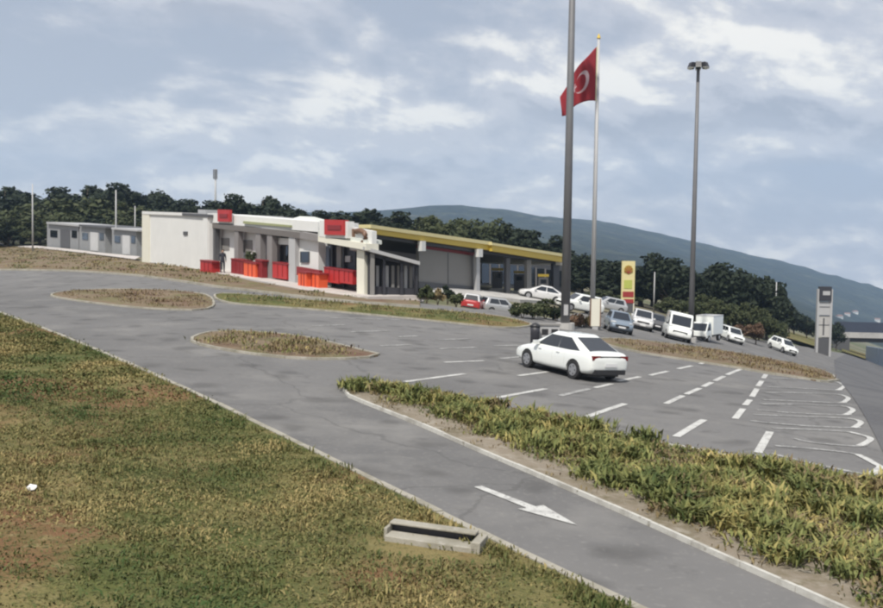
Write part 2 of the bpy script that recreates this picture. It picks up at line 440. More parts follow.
# asphalt: drive, junction and lorry park in one sheet
asph = gpoly([(-140, 266), (0, 262), (143, 263), (215, 272), (300, 290), (360, 299), (420, 303), (470, 309), (560, 318), (600, 312), (650, 318), (700, 331), (760, 340), (800, 346), (835, 352), (900, 362)]) + [(60, 90), (58, 40), (34, 12), (20, 4), (-2, 4)]
grass_poly = [tuple(p) for p in edgeL] + [(6, 5), (-30, 3), (-70, 20), (-110, 80)]
asph_full = asph[:-1] + [(4, 6.5)] + [(p[0] - 1.0, p[1] - 1.0) for p in reversed(edgeL)]
sheet('access_road', asph_full, 0.0, M_asph, 1.5)
sheet('grass_verge', grass_poly, .09, M_turf, 1.2, skirt=.25, rough=.035)
kerb('kerb', [p for p in edgeL], M_kerb, .17, .10, 1)

# islands: (pixel outline, soil, kerb material)
def island(name, pts, material, kmat, kname='kerb', off=.09, kw=.18):
    P = smoothline(gpoly(pts), 4, closed=True)
    area = sum(P[i-1][0]*P[i][1] - P[i][0]*P[i-1][1] for i in range(len(P)))
    if area < 0: P = P[::-1]
    o = sheet(name, P, off, material, 1.2, skirt=.2, rough=.03)
    kerb(kname, P, kmat, kw, off + .03, -1, closed=True)
    return P
med_px = [(346, 391), (352, 398), (372, 406), (420, 425), (480, 451), (560, 485), (640, 520), (720, 556), (840, 609), (960, 660), (1010, 620), (960, 512), (883, 490), (800, 472), (700, 453), (620, 438), (560, 425), (500, 411), (420, 396), (365, 386), (350, 387)]
MED = island('planted_median', med_px, M_soil, M_kerbw, kw=.095, off=.05)
isB_px = [(193, 340.5), (203, 335), (228, 332), (290, 336), (335, 345), (362, 352), (378, 356.5), (340, 359.5), (290, 358.5), (240, 352.5), (205, 346)]
ISB = island('planted_island', isB_px, M_dirt, M_kerb, off=.05, kw=.14)
isA_px = [(52, 296), (78, 291), (140, 290), (198, 294), (212, 302), (203, 310), (150, 309), (92, 303)]
ISA = island('planted_island', isA_px, M_dirt, M_kerb, off=.05, kw=.14)
vA_px = [(222, 294), (300, 300), (380, 306), (430, 310), (500, 317), (530, 325), (500, 328), (420, 320), (300, 309), (228, 303)]
VA = island('planted_island', vA_px, M_turf, M_kerb, off=.05, kw=.14)
isR_px = [(600, 340), (640, 341), (690, 347), (740, 354), (790, 363), (832, 375), (834, 381), (790, 377), (740, 369), (690, 361), (640, 353), (606, 345)]
ISR = island('planted_island', isR_px, M_dirt, M_kerb, off=.06, kw=.16)
farv = gpoly([(-140, 266), (-60, 268), (0, 270), (70, 271), (140, 276), (215, 287), (300, 297), (360, 303), (420, 307), (420, 301.5), (360, 298.5), (300, 291), (250, 282), (215, 273), (143, 262.5), (100, 257), (60, 251), (0, 246), (-140, 243)])
sheet('far_verge', farv, .10, M_dirt, 1.5, skirt=.2, rough=.04)
kerb('kerb', gpoly([(-60, 268.6), (0, 270.6), (70, 271.6), (140, 276.6), (215, 287.6), (300, 297.6), (360, 303.6), (420, 307.6)]), M_kerb, .2, .13, 1)
sheet('sand_track', gpoly([(-60, 246), (0, 246.5), (60, 251.5), (105, 257), (135, 261), (140, 258), (100, 254), (60, 249), (0, 244), (-60, 243)]), .16, M_paving, 2)
# pavement slab in front of the cafe
cafe_pave = gpoly([(206, 272.5), (250, 281), (300, 291), (360, 299), (420, 302.5), (424, 299), (370, 294), (330, 288), (270, 277), (212, 268)])
sheet('pavement', cafe_pave, .14, M_paving, 1.5, skirt=.25)
# highway to the right
hw = gpoly([(848, 353), (868, 356), (895, 372), (960, 420)]) + [(64, 60), (48, 22), (22, 9)] + gpoly([(905, 500), (872, 430), (842, 385), (834, 360)])
sheet('highway', hw, .02, M_asph2, 2.0)
kerb('kerb', gpoly([(866, 354), (880, 363), (900, 376), (940, 402)]), M_kerbw, .35, .15, 1)

# ------------------------------------------------------------------ painted markings
def strip_pts(line, w, off=.012, seg=.6):
    P = [Vector(p[:2]) for p in line]; Q = [P[0]]
    for i in range(1, len(P)):
        n = max(1, int((P[i] - P[i-1]).length/seg))
        for k in range(1, n+1): Q.append(P[i-1].lerp(P[i], k/n))
    V, Fc = [], []
    for i, p in enumerate(Q):
        t = (Q[min(i+1, len(Q)-1)] - Q[max(i-1, 0)]).normalized(); nn = Vector((-t.y, t.x))*w/2
        for c in (p - nn, p + nn): V.append((c.x, c.y, g(c.x, c.y) + off))
        if i: Fc.append((2*i - 2, 2*i, 2*i + 1, 2*i - 1))
    return V, Fc
marks = empty('road_marking'); marks['kind'] = 'structure'
def dash(px, w=.2, material=None, name='painted_dash'):
    V, Fc = strip_pts(gpoly(px), w)
    MB().add(V, Fc).build(name, material or M_paint, marks)
for p in [[(405, 382), (465, 374)], [(497, 398), (546, 389)], [(587, 417), (625, 404)], [(676, 437), (704, 420)], [(758, 453), (770, 432)]]:
    dash(p, .19)
for p in [[(444, 362.5), (484, 361)], [(518, 376), (548, 372)], [(595, 388), (612, 384)], [(618, 381.5), (640, 377)], [(650, 375.5), (668, 371.5)], [(678, 369), (692, 366)], [(700, 364), (718, 360)],
          [(666, 404), (683, 396)], [(686, 394.5), (700, 388.5)], [(703, 387), (712, 382.5)], [(715, 381), (724, 376.5)], [(727, 375), (742, 369)],
          [(735, 419), (743, 409)], [(745, 405.5), (750, 400)], [(752, 397), (757, 389)], [(758, 386.5), (762, 381)], [(763.5, 378.5), (766, 374.5)]]:
    dash(p, .18)
for p in [[(398, 337), (418, 336)], [(440, 349), (476, 347.5)], [(438, 340), (470, 339)], [(495, 346), (518, 345.5)], [(312, 326), (345, 325)], [(380, 346), (410, 345)], [(500, 359), (520, 357)], [(330, 318), (400, 320)], [(350, 332), (388, 331)], [(560, 396), (590, 389)]]:
    dash(p, .20, M_paintworn)
# lorry bays: hairpin strokes side by side
Z = lambda q: (640 + q[0]/3.634, 320 + q[1]/3.634)
for i, (top, bend, bot) in enumerate([([(480, 212), (600, 216), (700, 222)], (742, 240), [(715, 256), (580, 249), (460, 243)]),
                         ([(455, 264), (600, 266), (715, 271)], (757, 286), [(730, 302), (580, 296), (445, 290)]),
                         ([(440, 306), (600, 308), (730, 314)], (774, 328), [(745, 346), (580, 340), (425, 328)]),
                         ([(415, 345), (600, 352), (755, 359)], (803, 374), [(775, 393), (580, 384), (400, 367)]),
                         ([(480, 394), (620, 399), (760, 408)], (838, 434), [(795, 459), (640, 448), (560, 432)]),
                         ([(490, 458), (640, 470), (790, 490)], (874, 536), [(835, 563), (660, 530), (475, 486)])]):
    pts = [Z(q) for q in top + [(bend[0] - 16, bend[1] - 10), bend, (bend[0] - 14, bend[1] + 12)] + bot]
    line = smoothline(gpoly(pts), 5)
    V, Fc = strip_pts(line, .15, seg=.4); MB().add(V, Fc).build('painted_bay_line', M_paintworn, marks)
    V, Fc = strip_pts(smoothline(gpoly([Z(top[-1])] + [Z((bend[0] - 16, bend[1] - 10)), Z(bend), Z((bend[0] - 14, bend[1] + 12)), Z(bot[0])]), 5), .16, .017, .3); MB().add(V, Fc).build('painted_bay_end', M_paint, marks)
# the arrow on the drive
ta, tb = G(478, 487), G(577.5, 526)
d = (tb - ta); d.z = 0; Ln = d.length; d.normalize(); nn = Vector((-d.y, d.x, 0))
shape = [(0, -.075), (Ln*.62, -.085), (Ln*.56, -.24), (Ln, 0), (Ln*.56, .24), (Ln*.62, .085), (0, .075)]
V = []
for a, b in shape:
    p = ta + d*a + nn*b*1.15; V.append((p.x, p.y, g(p.x, p.y) + .014))
MB().add(V, [(0, 1, 5, 6), (2, 3, 4), (1, 2, 4, 5)]).build('painted_arrow', M_paint, marks)
# ------------------------------------------------------------------ far hills
ridge = [(-300, 225), (-100, 222), (100, 220), (250, 216), (385, 213), (425, 209), (460, 207), (500, 210), (540, 217), (575, 219), (610, 223), (650, 232), (700, 243), (730, 250), (760, 257), (800, 266), (850, 280), (883, 289), (950, 306), (1100, 335), (1300, 360)]
def ridge_y(px):
    for (a, b), (c, e) in zip(ridge, ridge[1:]):
        if a <= px <= c: return b + (e - b)*(px - a)/(c - a)
    return ridge[-1][1]
rows = [700, 900, 1100, 1300, 1500, 1700, 1900, 2100, 2300, 2450, 2600, 2800, 3200]
pxs = list(range(-300, 1301, 8)); V, Fc = [], []
for i, yy in enumerate(rows):
    for j, px in enumerate(pxs):
        u = ray(px, 300).x; x = u*yy
        top = AT(px, ridge_y(px), 2600).z; base = g(u*2600, 2600) if abs(u) < .55 else g(math.copysign(.55, u)*2600, 2600)
        t = min(1, max(0, (yy - 700)/1900)); prof = t*t*(3 - 2*t)*(.55 + .45*t)
        gz = g(x, yy)
        z = gz*(1 - prof) + top*prof if yy <= 2600 else top - (yy - 2600)*.25
        z += 26*mnoise.fractal(Vector((x/420, yy/420, .3)), 1, 2, 5)*math.sin(math.pi*min(1, t))*.9
        if yy == 2600: z += 5*mnoise.noise(Vector((x/60, 0, 4)))+3*mnoise.noise(Vector((x/22, 0, 9)))
        if i == 0: z -= 6
        V.append((x, yy, z))
n = len(pxs)
for i in range(len(rows)-1):
    for j in range(n-1): Fc.append((i*n + j, i*n + j + 1, (i+1)*n + j + 1, (i+1)*n + j))
M_hill = patchmat('hill_forest', [((.022, .032, .022), 1, 0, 1), ((.055, .062, .036), .004, .46, .6), ((.012, .019, .014), .015, .46, .56), ((.10, .095, .07), .007, .60, .68), ((.010, .015, .012), .05, .5, .6)], bump=1.0, bscale=.05, bdist=14)
tag(MB().add(V, Fc).build('hill', M_hill, None, smooth=True), kind='structure')

# ------------------------------------------------------------------ trees
def make_crown(seed, rx, rz, nclump, nleaf, leaf, cz, skew=0.0):
    rs = np.random.RandomState(seed)
    cl = []
    for k in range(nclump):
        th = rs.uniform(0, 2*math.pi); ph = math.acos(rs.uniform(-.75, 1)); r = rs.uniform(.35, .78)
        cl.append((rx*r*math.sin(ph)*math.cos(th), rx*r*math.sin(ph)*math.sin(th), cz + rz*r*math.cos(ph), rs.uniform(.26, .46)*rx))
    P = np.zeros((nleaf, 3)); nn = np.zeros((nleaf, 3))
    for i in range(nleaf):
        c = cl[rs.randint(nclump)]
        v = rs.normal(size=3); v /= np.linalg.norm(v)
        rr = c[3]*(rs.uniform(.55, 1.06) if rs.rand() < .93 else rs.uniform(1.0, 1.3))
        P[i] = (c[0] + v[0]*rr, c[1] + v[1]*rr, c[2] + v[2]*rr*.85); nn[i] = v + rs.normal(size=3)*.7
    nn /= np.linalg.norm(nn, axis=1)[:, None]
    a = np.cross(nn, rs.normal(size=(nleaf, 3))); a /= np.linalg.norm(a, axis=1)[:, None]; b = np.cross(nn, a)
    s = (leaf*rs.uniform(.6, 1.4, nleaf))[:, None]
    Q = np.stack([P - a*s*.5, P - b*s*.32, P + a*s*.6, P + b*s*.32], 1)
    return Q.reshape(-1, 3), nleaf
def make_tree(name, seed, h, rx, leafm, nleaf=3600, leaf=.6, trunk=.16):
    root = empty(name)
    rs = random.Random(seed)
    m = LMB(); th = h*trunk
    m.tube([(0, 0, -.6), (0, 0, 0), (.08, .05, th*.5), (.05, -.1, th), (.15, .1, h*.62), (.1, .05, h*.82)], [.30, .26, .2, .17, .09, .03], 8)
    for k in range(6):
        a = k*1.05 + rs.uniform(0, .5); z0 = th*rs.uniform(.8, 1.5); L = rx*rs.uniform(.55, .85)
        m.tube([(.05, 0, z0), (math.cos(a)*L*.5, math.sin(a)*L*.5, z0 + L*.45), (math.cos(a)*L, math.sin(a)*L, z0 + L*.95)], [.11, .07, .02], 6)
    m.build('trunk', M_bark, root, True)
    rz = (h - th*.55)/2
    q, nq = make_crown(seed, rx, rz*.98, 20, nleaf, leaf, h - rz*1.02)
    fastmesh('crown', q, nq, 4, [leafm], root)
    return root
TH = 9.0
protos = {'round': [make_tree('broadleaf_tree', s, TH, rx, M_leafdk) for s, rx in ((1, 3.6), (2, 3.9), (3, 3.3))],
          'olive': [make_tree('olive_green_tree', s, TH, rx, M_leafmd, trunk=.2) for s, rx in ((5, 3.9), (6, 4.3))],
          'bronze': [make_tree('bronze_tree', 8, TH, 3.6, M_leafbr, trunk=.2)],
          'tall': [make_tree('slim_tree', 9, TH, 2.4, M_leafdk, trunk=.22)]}
used = set()
def put_tree(px, top, y, wpx, kind, label, group, sink=0.0):
    src = rnd.choice(protos[kind])
    b = onground(px, y); zt = AT(px, top, y).z; h = max(1.5, zt - b.z)
    o = src if src.name not in used else copy_tree(src)
    used.add(src.name)
    rx = {'round': 3.6, 'olive': 4.1, 'bronze': 3.6, 'tall': 2.4}[kind]
    sx = (wpx*y/FPX/2)/(rx*.95)
    o.location = b; o.scale = (sx, sx, h/TH*.985); o.rotation_euler = (0, 0, rnd.uniform(0, 6.28))
    tag(o, label, 'tree', group)
    return o
ORD = ['first', 'second', 'third', 'fourth', 'fifth', 'sixth', 'seventh', 'eighth', 'ninth', 'tenth', 'eleventh', 'twelfth', 'thirteenth', 'fourteenth']
def row_trees(rows, y0, y1, kinds, skyline, what, filler, group):
    """the first `skyline` entries are crowns one can count along the skyline; the rest fill the row below them"""
    order = sorted([r for r in rows[:skyline] if r[0] > -15])
    for i, r in enumerate(rows):
        if i < skyline and r in order: lab = '%s crown from the left along the skyline %s' % (ORD[order.index(r)], what)
        else: lab = filler
        put_tree(r[0], r[1], rnd.uniform(y0, y1), r[2]*1.55, rnd.choice(kinds), lab, group)
L1, G1 = 'dark round-crowned tree in the far wood behind the low grey sheds', 'trees behind the sheds'
row_trees([(-25, 180, 50), (6, 178, 44), (34, 187, 40), (60, 184, 36), (88, 177, 42), (126, 179, 42), (161, 183, 32), (188, 196, 30), (-50, 185, 50)], 176, 192, ['round'], 8, 'behind the low grey sheds', L1, G1)
L1b, G1b = 'olive green lower tree just behind the sheds at the left', 'olive trees behind the sheds'
row_trees([(-10, 203, 46), (22, 206, 40), (52, 200, 44), (82, 193, 48), (112, 198, 44), (140, 206, 36), (-40, 205, 44), (5, 222, 34), (40, 224, 30), (-25, 225, 36), (130, 222, 26)], 160, 172, ['olive'], 0, '', L1b, G1b)
row_trees([(-30, 222, 30), (-12, 226, 28), (8, 224, 28), (24, 228, 26), (40, 226, 26), (54, 214, 24), (14, 212, 30), (-20, 210, 32), (70, 210, 30), (100, 212, 30), (125, 214, 26)], 150, 157, ['olive', 'round'], 0, '', 'low dark bush-like tree hiding the trunks of the left wood', 'bushy trees before the left wood')
L2, G2 = 'dark tree in the row behind the flat-roofed white cafe', 'trees behind the cafe'
row_trees([(212, 197, 32), (238, 190, 34), (263, 188, 34), (288, 198, 34), (312, 207, 34), (338, 205, 40), (366, 202, 40), (392, 208, 36), (225, 208, 34), (300, 212, 34), (180, 207, 30), (160, 205, 30), (275, 205, 34), (250, 206, 34), (350, 216, 40), (325, 216, 40)], 138, 160, ['round'], 8, 'behind the white cafe', L2, G2)
L3, G3 = 'dark leafy tree rising behind the yellow-edged fuel canopy', 'trees behind the fuel canopy'
row_trees([(414, 215, 36), (436, 213, 38), (460, 216, 38), (482, 213, 36), (506, 216, 40), (528, 226, 36), (549, 232, 32), (566, 243, 28), (446, 226, 40), (490, 228, 44), (520, 240, 40), (545, 250, 40), (420, 226, 40), (470, 226, 40)], 128, 150, ['round', 'round', 'olive'], 8, 'behind the yellow-edged canopy', L3, G3)
L4, G4 = 'dark tree in the belt behind the parked vehicles right of the flagpole', 'trees behind the parked vehicles'
row_trees([(582, 248, 26), (602, 254, 30), (620, 258, 30), (642, 262, 30), (662, 249, 36), (683, 262, 30), (704, 264, 34), (724, 258, 36), (744, 262, 36), (762, 267, 30), (774, 278, 24), (590, 268, 34), (612, 272, 34), (655, 275, 40), (690, 282, 36), (730, 284, 40), (756, 290, 34), (575, 270, 30), (640, 284, 34), (652, 256, 34), (672, 254, 34), (694, 270, 34), (714, 264, 36), (735, 260, 36), (754, 266, 34), (768, 276, 28), (776, 292, 26), (700, 276, 40), (745, 278, 40), (668, 272, 40), (630, 274, 34)], 124, 146, ['round'], 11, 'right of the tall mast', L4, G4)
for px, top, w, k, y0 in [(700, 292, 34, 'olive', 116), (722, 298, 34, 'olive', 114), (744, 300, 30, 'olive', 116), (760, 306, 26, 'olive', 118), (672, 296, 30, 'olive', 116), (626, 300, 30, 'olive', 118), (600, 296, 26, 'olive', 118), (778, 318, 22, 'olive', 118)]:
    put_tree(px, top, y0, w, k, 'olive green bush-like tree low behind the parked vans', 'low olive trees behind the vans')
put_tree(757, 322, 104, 22, 'bronze', 'small bronze-leaved tree left of the last white car', None)
put_tree(738, 331, 108, 16, 'bronze', 'small reddish tree just right of the white box truck', None)
for px, top, w in [(795, 305, 26), (808, 312, 20), (838, 318, 22), (790, 300, 24)]:
    put_tree(px, top, 190, w, 'round', 'small dark tree beside the pylon sign before the overpass', 'trees by the overpass')
for k in protos.values():
    for p in k:
        if p.name not in used:
            for ch in list(p.children): bpy.data.objects.remove(ch)
            bpy.data.objects.remove(p)

# ------------------------------------------------------------------ ground plants
def blades(name, pts, hmin, hmax, wid, per, mats, spread, lean=.35, mi_fn=None):
    """tufts of bent blades: each blade two triangles sharing an edge (4 vertices)"""
    pts = np.asarray(pts); n = len(pts)*per
    base = np.repeat(pts, per, 0).astype(float)
    off = nrs.normal(size=(n, 2))*spread
    base[:, :2] += off
    h = nrs.uniform(hmin, hmax, n); h *= np.repeat(nrs.uniform(.6, 1.25, len(pts)), per)
    th = nrs.uniform(0, 2*math.pi, n); ln = nrs.uniform(.05, 1, n)*lean
    dirx, diry = np.cos(th), np.sin(th)
    side = np.stack([-diry, dirx, np.zeros(n)], 1)
    w = wid*nrs.uniform(.6, 1.4, n)
    mid = base + np.stack([dirx*ln*h*.35, diry*ln*h*.35, h*.6], 1)
    tip = base + np.stack([dirx*ln*h*1.1, diry*ln*h*1.1, h*(1 - .25*ln)], 1)
    Q = np.stack([base, mid + side*(w/2)[:, None], tip, mid - side*(w/2)[:, None]], 1).reshape(-1, 3)
    mi = None
    if len(mats) > 1: mi = np.repeat(nrs.rand(len(pts)) < mi_fn, per).astype(int)
    return fastmesh(name, Q, n, 4, mats, None, mi)
def scatter(poly, n, ymax=1e9, ymin=-1e9, off=.08, umax=.5):
    xs = [p[0] for p in poly]; yy = [p[1] for p in poly]; out = []; tries = 0
    lo, hi = max(min(yy), ymin), min(max(yy), ymax)
    while len(out) < n and tries < n*60:
        tries += 1
        x = rnd.uniform(min(xs), max(xs)); y = rnd.uniform(lo, hi)
        if y > 0 and abs(x) < umax*y + 1.5 and inpoly(x, y, poly): out.append((x, y, g(x, y) + off))
    return out
def dist_line(x, y, line):
    p = Vector((x, y)); best = 1e9
    for a, b in zip(line, line[1:]):
        a, b = Vector(a), Vector(b); ab = b - a; t = max(0, min(1, (p - a).dot(ab)/ab.length_squared)); best = min(best, (a + ab*t - p).length)
    return best
drain_line = [tuple(G(384, 552)[:2]), tuple(G(480, 566)[:2])]
clear = lambda pts: [q for q in pts if dist_line(q[0], q[1], edgeL) > .16 and dist_line(q[0], q[1], drain_line) > .30]
gd = lambda q: mnoise.noise(Vector((q[0]*.6, q[1]*.6, 5.5))) + .5*mnoise.noise(Vector((q[0]*1.9, q[1]*1.9, 1.5)))
p_near = [q for q in clear(scatter(grass_poly, 19000, 24, 9)) if gd(q) > rnd.uniform(-1.0, .05)]
p_mid = [q for q in clear(scatter(grass_poly, 12000, 62, 24)) if gd(q) > rnd.uniform(-.75, .15)]
p_tuft = [q for q in clear(scatter(grass_poly, 1500, 45, 9)) if gd(q) > .12]
tag(blades('meadow_grass', p_near, .025, .085, .024, 6, [M_grass], .10, 1.5), 'short dry green and yellow grass covering the near verge', 'grass', kind='stuff')
tag(blades('meadow_grass', p_mid, .03, .10, .05, 5, [M_grass], .18, 1.4), 'grass on the far upper end of the left verge', 'grass', kind='stuff')
tag(blades('meadow_tufts', p_tuft, .06, .20, .02, 14, [M_grass], .06, 1.0), 'scattered taller tufts standing out of the short grass', 'grass', kind='stuff')
# taller tufts along the kerb
edge_t = []
for i in range(240):
    k = rnd.randrange(len(edgeL)-1); a, b = Vector(edgeL[k]), Vector(edgeL[k+1]); t = rnd.random(); p = a.lerp(b, t)
    dd = (b - a).normalized(); p = p + Vector((dd.y, -dd.x))*(-1)*rnd.uniform(-.6, -.15) if False else p - Vector((-dd.y, dd.x))*rnd.uniform(-.05, -.5)
    if p.y > 8 and not inpoly(p.x, p.y, grass_poly):
        p = a.lerp(b, t) + Vector((-dd.y, dd.x))*(-rnd.uniform(.1, .5))
    if inpoly(p.x, p.y, grass_poly): edge_t.append((p.x, p.y, g(p.x, p.y) + .08))
if edge_t: tag(blades('verge_weeds', edge_t, .05, .20, .03, 9, [M_grass], .07, .6), 'taller weeds hanging over the near kerb', 'weeds', kind='stuff')
# planted median: inner planting away from the front kerb
def inset_front(x, y):
    return None
medfront = gpoly([(352, 398), (372, 406), (420, 425), (480, 451), (560, 485), (640, 520), (720, 556), (840, 609), (960, 660)])
def dist_line(x, y, line):
    p = Vector((x, y)); best = 1e9
    for a, b in zip(line, line[1:]):
        a, b = Vector(a), Vector(b); ab = b - a; t = max(0, min(1, (p - a).dot(ab)/ab.length_squared)); best = min(best, (a + ab*t - p).length)
    return best
mp = [q for q in scatter(MED, 4200, 60, 6, .05) if dist_line(q[0], q[1], medfront) > .70 + .30*math.sin(q[0]*3.1)*math.sin(q[1]*1.7)]
def clumpy(q): return mnoise.noise(Vector((q[0]*.75, q[1]*.75, 2.2)))
bigs = [q for q in mp if clumpy(q) > rnd.uniform(-.25, .40)][:520]; smalls = [q for q in mp if clumpy(q) <= .1][:1300]
tag(blades('median_weeds', bigs, .08, .36, .05, 60, [M_weed, M_weedbr], .17, 1.15, .12), 'thick yellow-green weeds covering the long planted median', 'weeds', kind='stuff')
tag(blades('median_undergrowth', smalls, .04, .14, .04, 18, [M_weed, M_weedbr], .16, 1.2, .3), 'low undergrowth between the tall weeds of the median', 'weeds', kind='stuff')
tag(blades('median_edge_weeds', scatter(MED, 200, 60, 6, .05), .04, .12, .03, 8, [M_weedbr], .08, .8), 'sparse dry weeds on the bare soil edge of the median', 'weeds', kind='stuff')
for P, n, mats, lab in ((ISB, 150, [M_weedbr, M_weed], 'dry brown weeds on the pointed middle island'), (ISA, 150, [M_weedbr, M_leafbr], 'reddish dry weeds on the far left island'), (VA, 260, [M_grass, M_weedbr], 'thin grass on the narrow far island before the cafe'), (ISR, 420, [M_weedbr, M_leafbr], 'rust brown weeds on the island behind the lorry bays')):
    P2 = [q for q in scatter(P, n, 200, 6, .08, .6) if dist_line(q[0], q[1], P) > .4 and mnoise.noise(Vector((q[0]*.5, q[1]*.35, 7))) > -.22]
    tag(blades('island_weeds', P2, .04, .22, .05, 16, mats, .26, .9, .3), lab, 'weeds', kind='stuff')
tag(blades('far_verge_weeds', scatter(farv, 700, 160, 40, .09, .6), .06, .24, .10, 12, [M_weedbr, M_grass], .3, .8, .5), 'brown and green weeds on the strip before the white wall', 'weeds', kind='stuff')

# ------------------------------------------------------------------ buildings
class Facade:
    """a vertical front plane over two ground points; pieces are laid out on it and get depth t0..t1 (metres behind it)"""
    def __init__(s, A, B):
        s.A, s.B = Vector(A), Vector(B); d = s.B - s.A; d.z = 0; s.L = d.length; s.d = d.normalized()
        s.n = Vector((-s.d.y, s.d.x, 0))
        if s.n.y < 0: s.n = -s.n
    def pix(s, px, py, t=0.0):
        r = ray(px, py); a = s.A + s.n*t
        k = (a.x*s.n.x + a.y*s.n.y)/(r.x*s.n.x + r.y*s.n.y)
        return Vector((r.x*k, r.y*k, HC + r.z*k))
    def prism(s, m, corners, t0, t1, tp=None, mi=0):
        """corners: four photo points (top-left, top-right, bottom-right, bottom-left) read on the plane t = tp"""
        tp = t0 if tp is None else tp
        P = [s.pix(c[0], c[1], tp) + s.n*(t0 - tp) for c in corners]
        Q = [p + s.n*(t1 - t0) for p in P]
        return m.box8([P[3], P[2], Q[2], Q[3], P[0], P[1], Q[1], Q[0]], mi)
    def rect(s, m, x0, y0, x1, y1, t0, t1, sl=0.0, mi=0):
        return s.prism(m, [(x0, y0), (x1, y0 + sl*(x1 - x0)), (x1, y1 + sl*(x1 - x0)), (x0, y1)], t0, t1, mi=mi)
def part(F, name, material, parent, corners=None, rect=None, t=(0, .2), sl=0.0, label=None):
    m = MB()
    if corners: F.prism(m, corners, *t)
    else: F.rect(m, *rect, *t, sl)
    o = m.build(name, material, parent)
    if label: o['label'] = label
    return o

# --- white service block left of the cafe
FW = Facade(G(143, 263), G(211, 272))
wb = empty('service_block', FW.A, 'plain white flat-roofed block at the left end of the cafe', 'building')
part(FW, 'wall', M_white, wb, [(143.5, 213), (209, 217), (209, 275), (143.5, 265)], t=(0, 9))
part(FW, 'corner_trim', M_cream, wb, [(142, 212.2), (149, 212.6), (149, 266), (142, 265)], t=(-.10, .3))
part(FW, 'corner_trim', M_white, wb, [(203, 216.2), (207.5, 216.5), (207.5, 274), (203, 273)], t=(-.10, .3))
part(FW, 'roof_edge', M_white, wb, [(142, 211.2), (182, 212.6), (182, 215.6), (142, 214.0)], t=(-.14, 9.2))
part(FW, 'roof_edge', M_dkgrey, wb, [(182, 213), (208, 214.6), (208, 217.2), (182, 215.4)], t=(-.16, 9.1))
part(FW, 'wall_vent', M_dkgrey, wb, rect=(183, 231.5, 187, 235), t=(-.08, .1))
part(FW, 'roof_unit', M_steelw, wb, rect=(198, 209.5, 206, 217), t=(1.2, 2.6), sl=.05)
part(FW, 'plinth', M_conc, wb, [(143, 261), (208, 270.5), (208, 275), (143, 266)], t=(-.06, .2))

# --- cafe with its colonnade
FC = Facade(G(208, 271), G(366, 298))
cafe = empty('cafe_building', FC.A, 'low cafe with grey colonnade, white walls and dark glass beside the white block', 'building')
WT = 0.75      # the wall stands this far behind the columns
part(FC, 'floor_slab', M_paving, cafe, [(206, 269.5), (368, 296.5), (368, 301), (206, 273.5)], t=(-.7, 4.5))
# back walls
part(FC, 'wall', M_white, cafe, [(211, 226), (276, 233), (276, 283), (211, 270)], t=(WT, WT + 2.5))
part(FC, 'wall', M_white, cafe, [(296, 236), (318.5, 239), (318.5, 290), (296, 286)], t=(WT - .4, WT + .9), label='white wall with a small dark window beside the glazed front')
part(FC, 'wall', M_dkgrey, cafe, [(276, 233), (296, 236), (296, 286), (276, 283)], t=(WT + .4, WT + .9), label='dark recessed entrance wall')
part(FC, 'wall', M_dark, cafe, [(318.5, 241), (366, 247), (366, 297), (318.5, 290)], t=(WT + .3, WT + .9), label='dark glazed dining front')
part(FC, 'window', M_greyw, cafe, rect=(218, 238, 229, 250), t=(WT - .05, WT + .1), label='pale grey square panel on the white wall')
part(FC, 'window', M_greyw, cafe, rect=(241, 240, 252, 252), t=(WT - .05, WT + .1), label='pale grey square panel on the white wall')
part(FC, 'window', M_glass, cafe, rect=(300, 251.5, 308.5, 262.5), t=(WT - .5, WT))
part(FC, 'window', M_glass, cafe, rect=(276.5, 246, 288.5, 264), t=(WT + .32, WT + .5))
part(FC, 'wall_panel', M_white, cafe, rect=(273.5, 237.5, 289.5, 244), t=(WT - .2, WT + .1), sl=.06)
for x0, x1 in ((323.5, 328.8), (336.6, 341.0)):
    part(FC, 'glazing_panel', M_blue if x0 < 330 else M_greyw, cafe, rect=(x0, 246, x1, 272), t=(WT + .18, WT + .3))
part(FC, 'menu_panel', M_steelw, cafe, rect=(344, 256, 350, 262), t=(WT + .2, WT + .3))
for k in range(4):
    x = 319.5 + k*11.5
    part(FC, 'mullion', M_dark, cafe, rect=(x, 244, x + 1.2, 287), t=(WT + .1, WT + .28), sl=.1)
part(FC, 'low_wall', M_dkred, cafe, [(296.5, 266.5), (319, 270.5), (319, 279), (296.5, 275)], t=(WT - .9, WT - .6))
# columns
for x0, x1, yt, yb, mm in ((210.2, 215.0, 224, 273.5, M_dkgrey), (234.2, 238.2, 227, 277.5, M_taupe), (255.6, 260.4, 229, 281.5, M_taupe), (267.0, 272.0, 231, 284, M_taupe), (288.6, 295.0, 232, 288, M_steelw)):
    part(FC, 'column', mm, cafe, rect=(x0, yt, x1, yb), t=(0, .42))
part(FC, 'column', M_cream, cafe, rect=(356.8, 245.5, 364.2, 298.5), t=(-.1, .5), label='thick cream column at the right corner')
for x0, x1, yb in ((287.8, 295.8, 288), (355.8, 365.2, 298)):
    part(FC, 'column_base', M_paving, cafe, rect=(x0, yb - 3.2, x1, yb + 1), t=(-.16, .6))
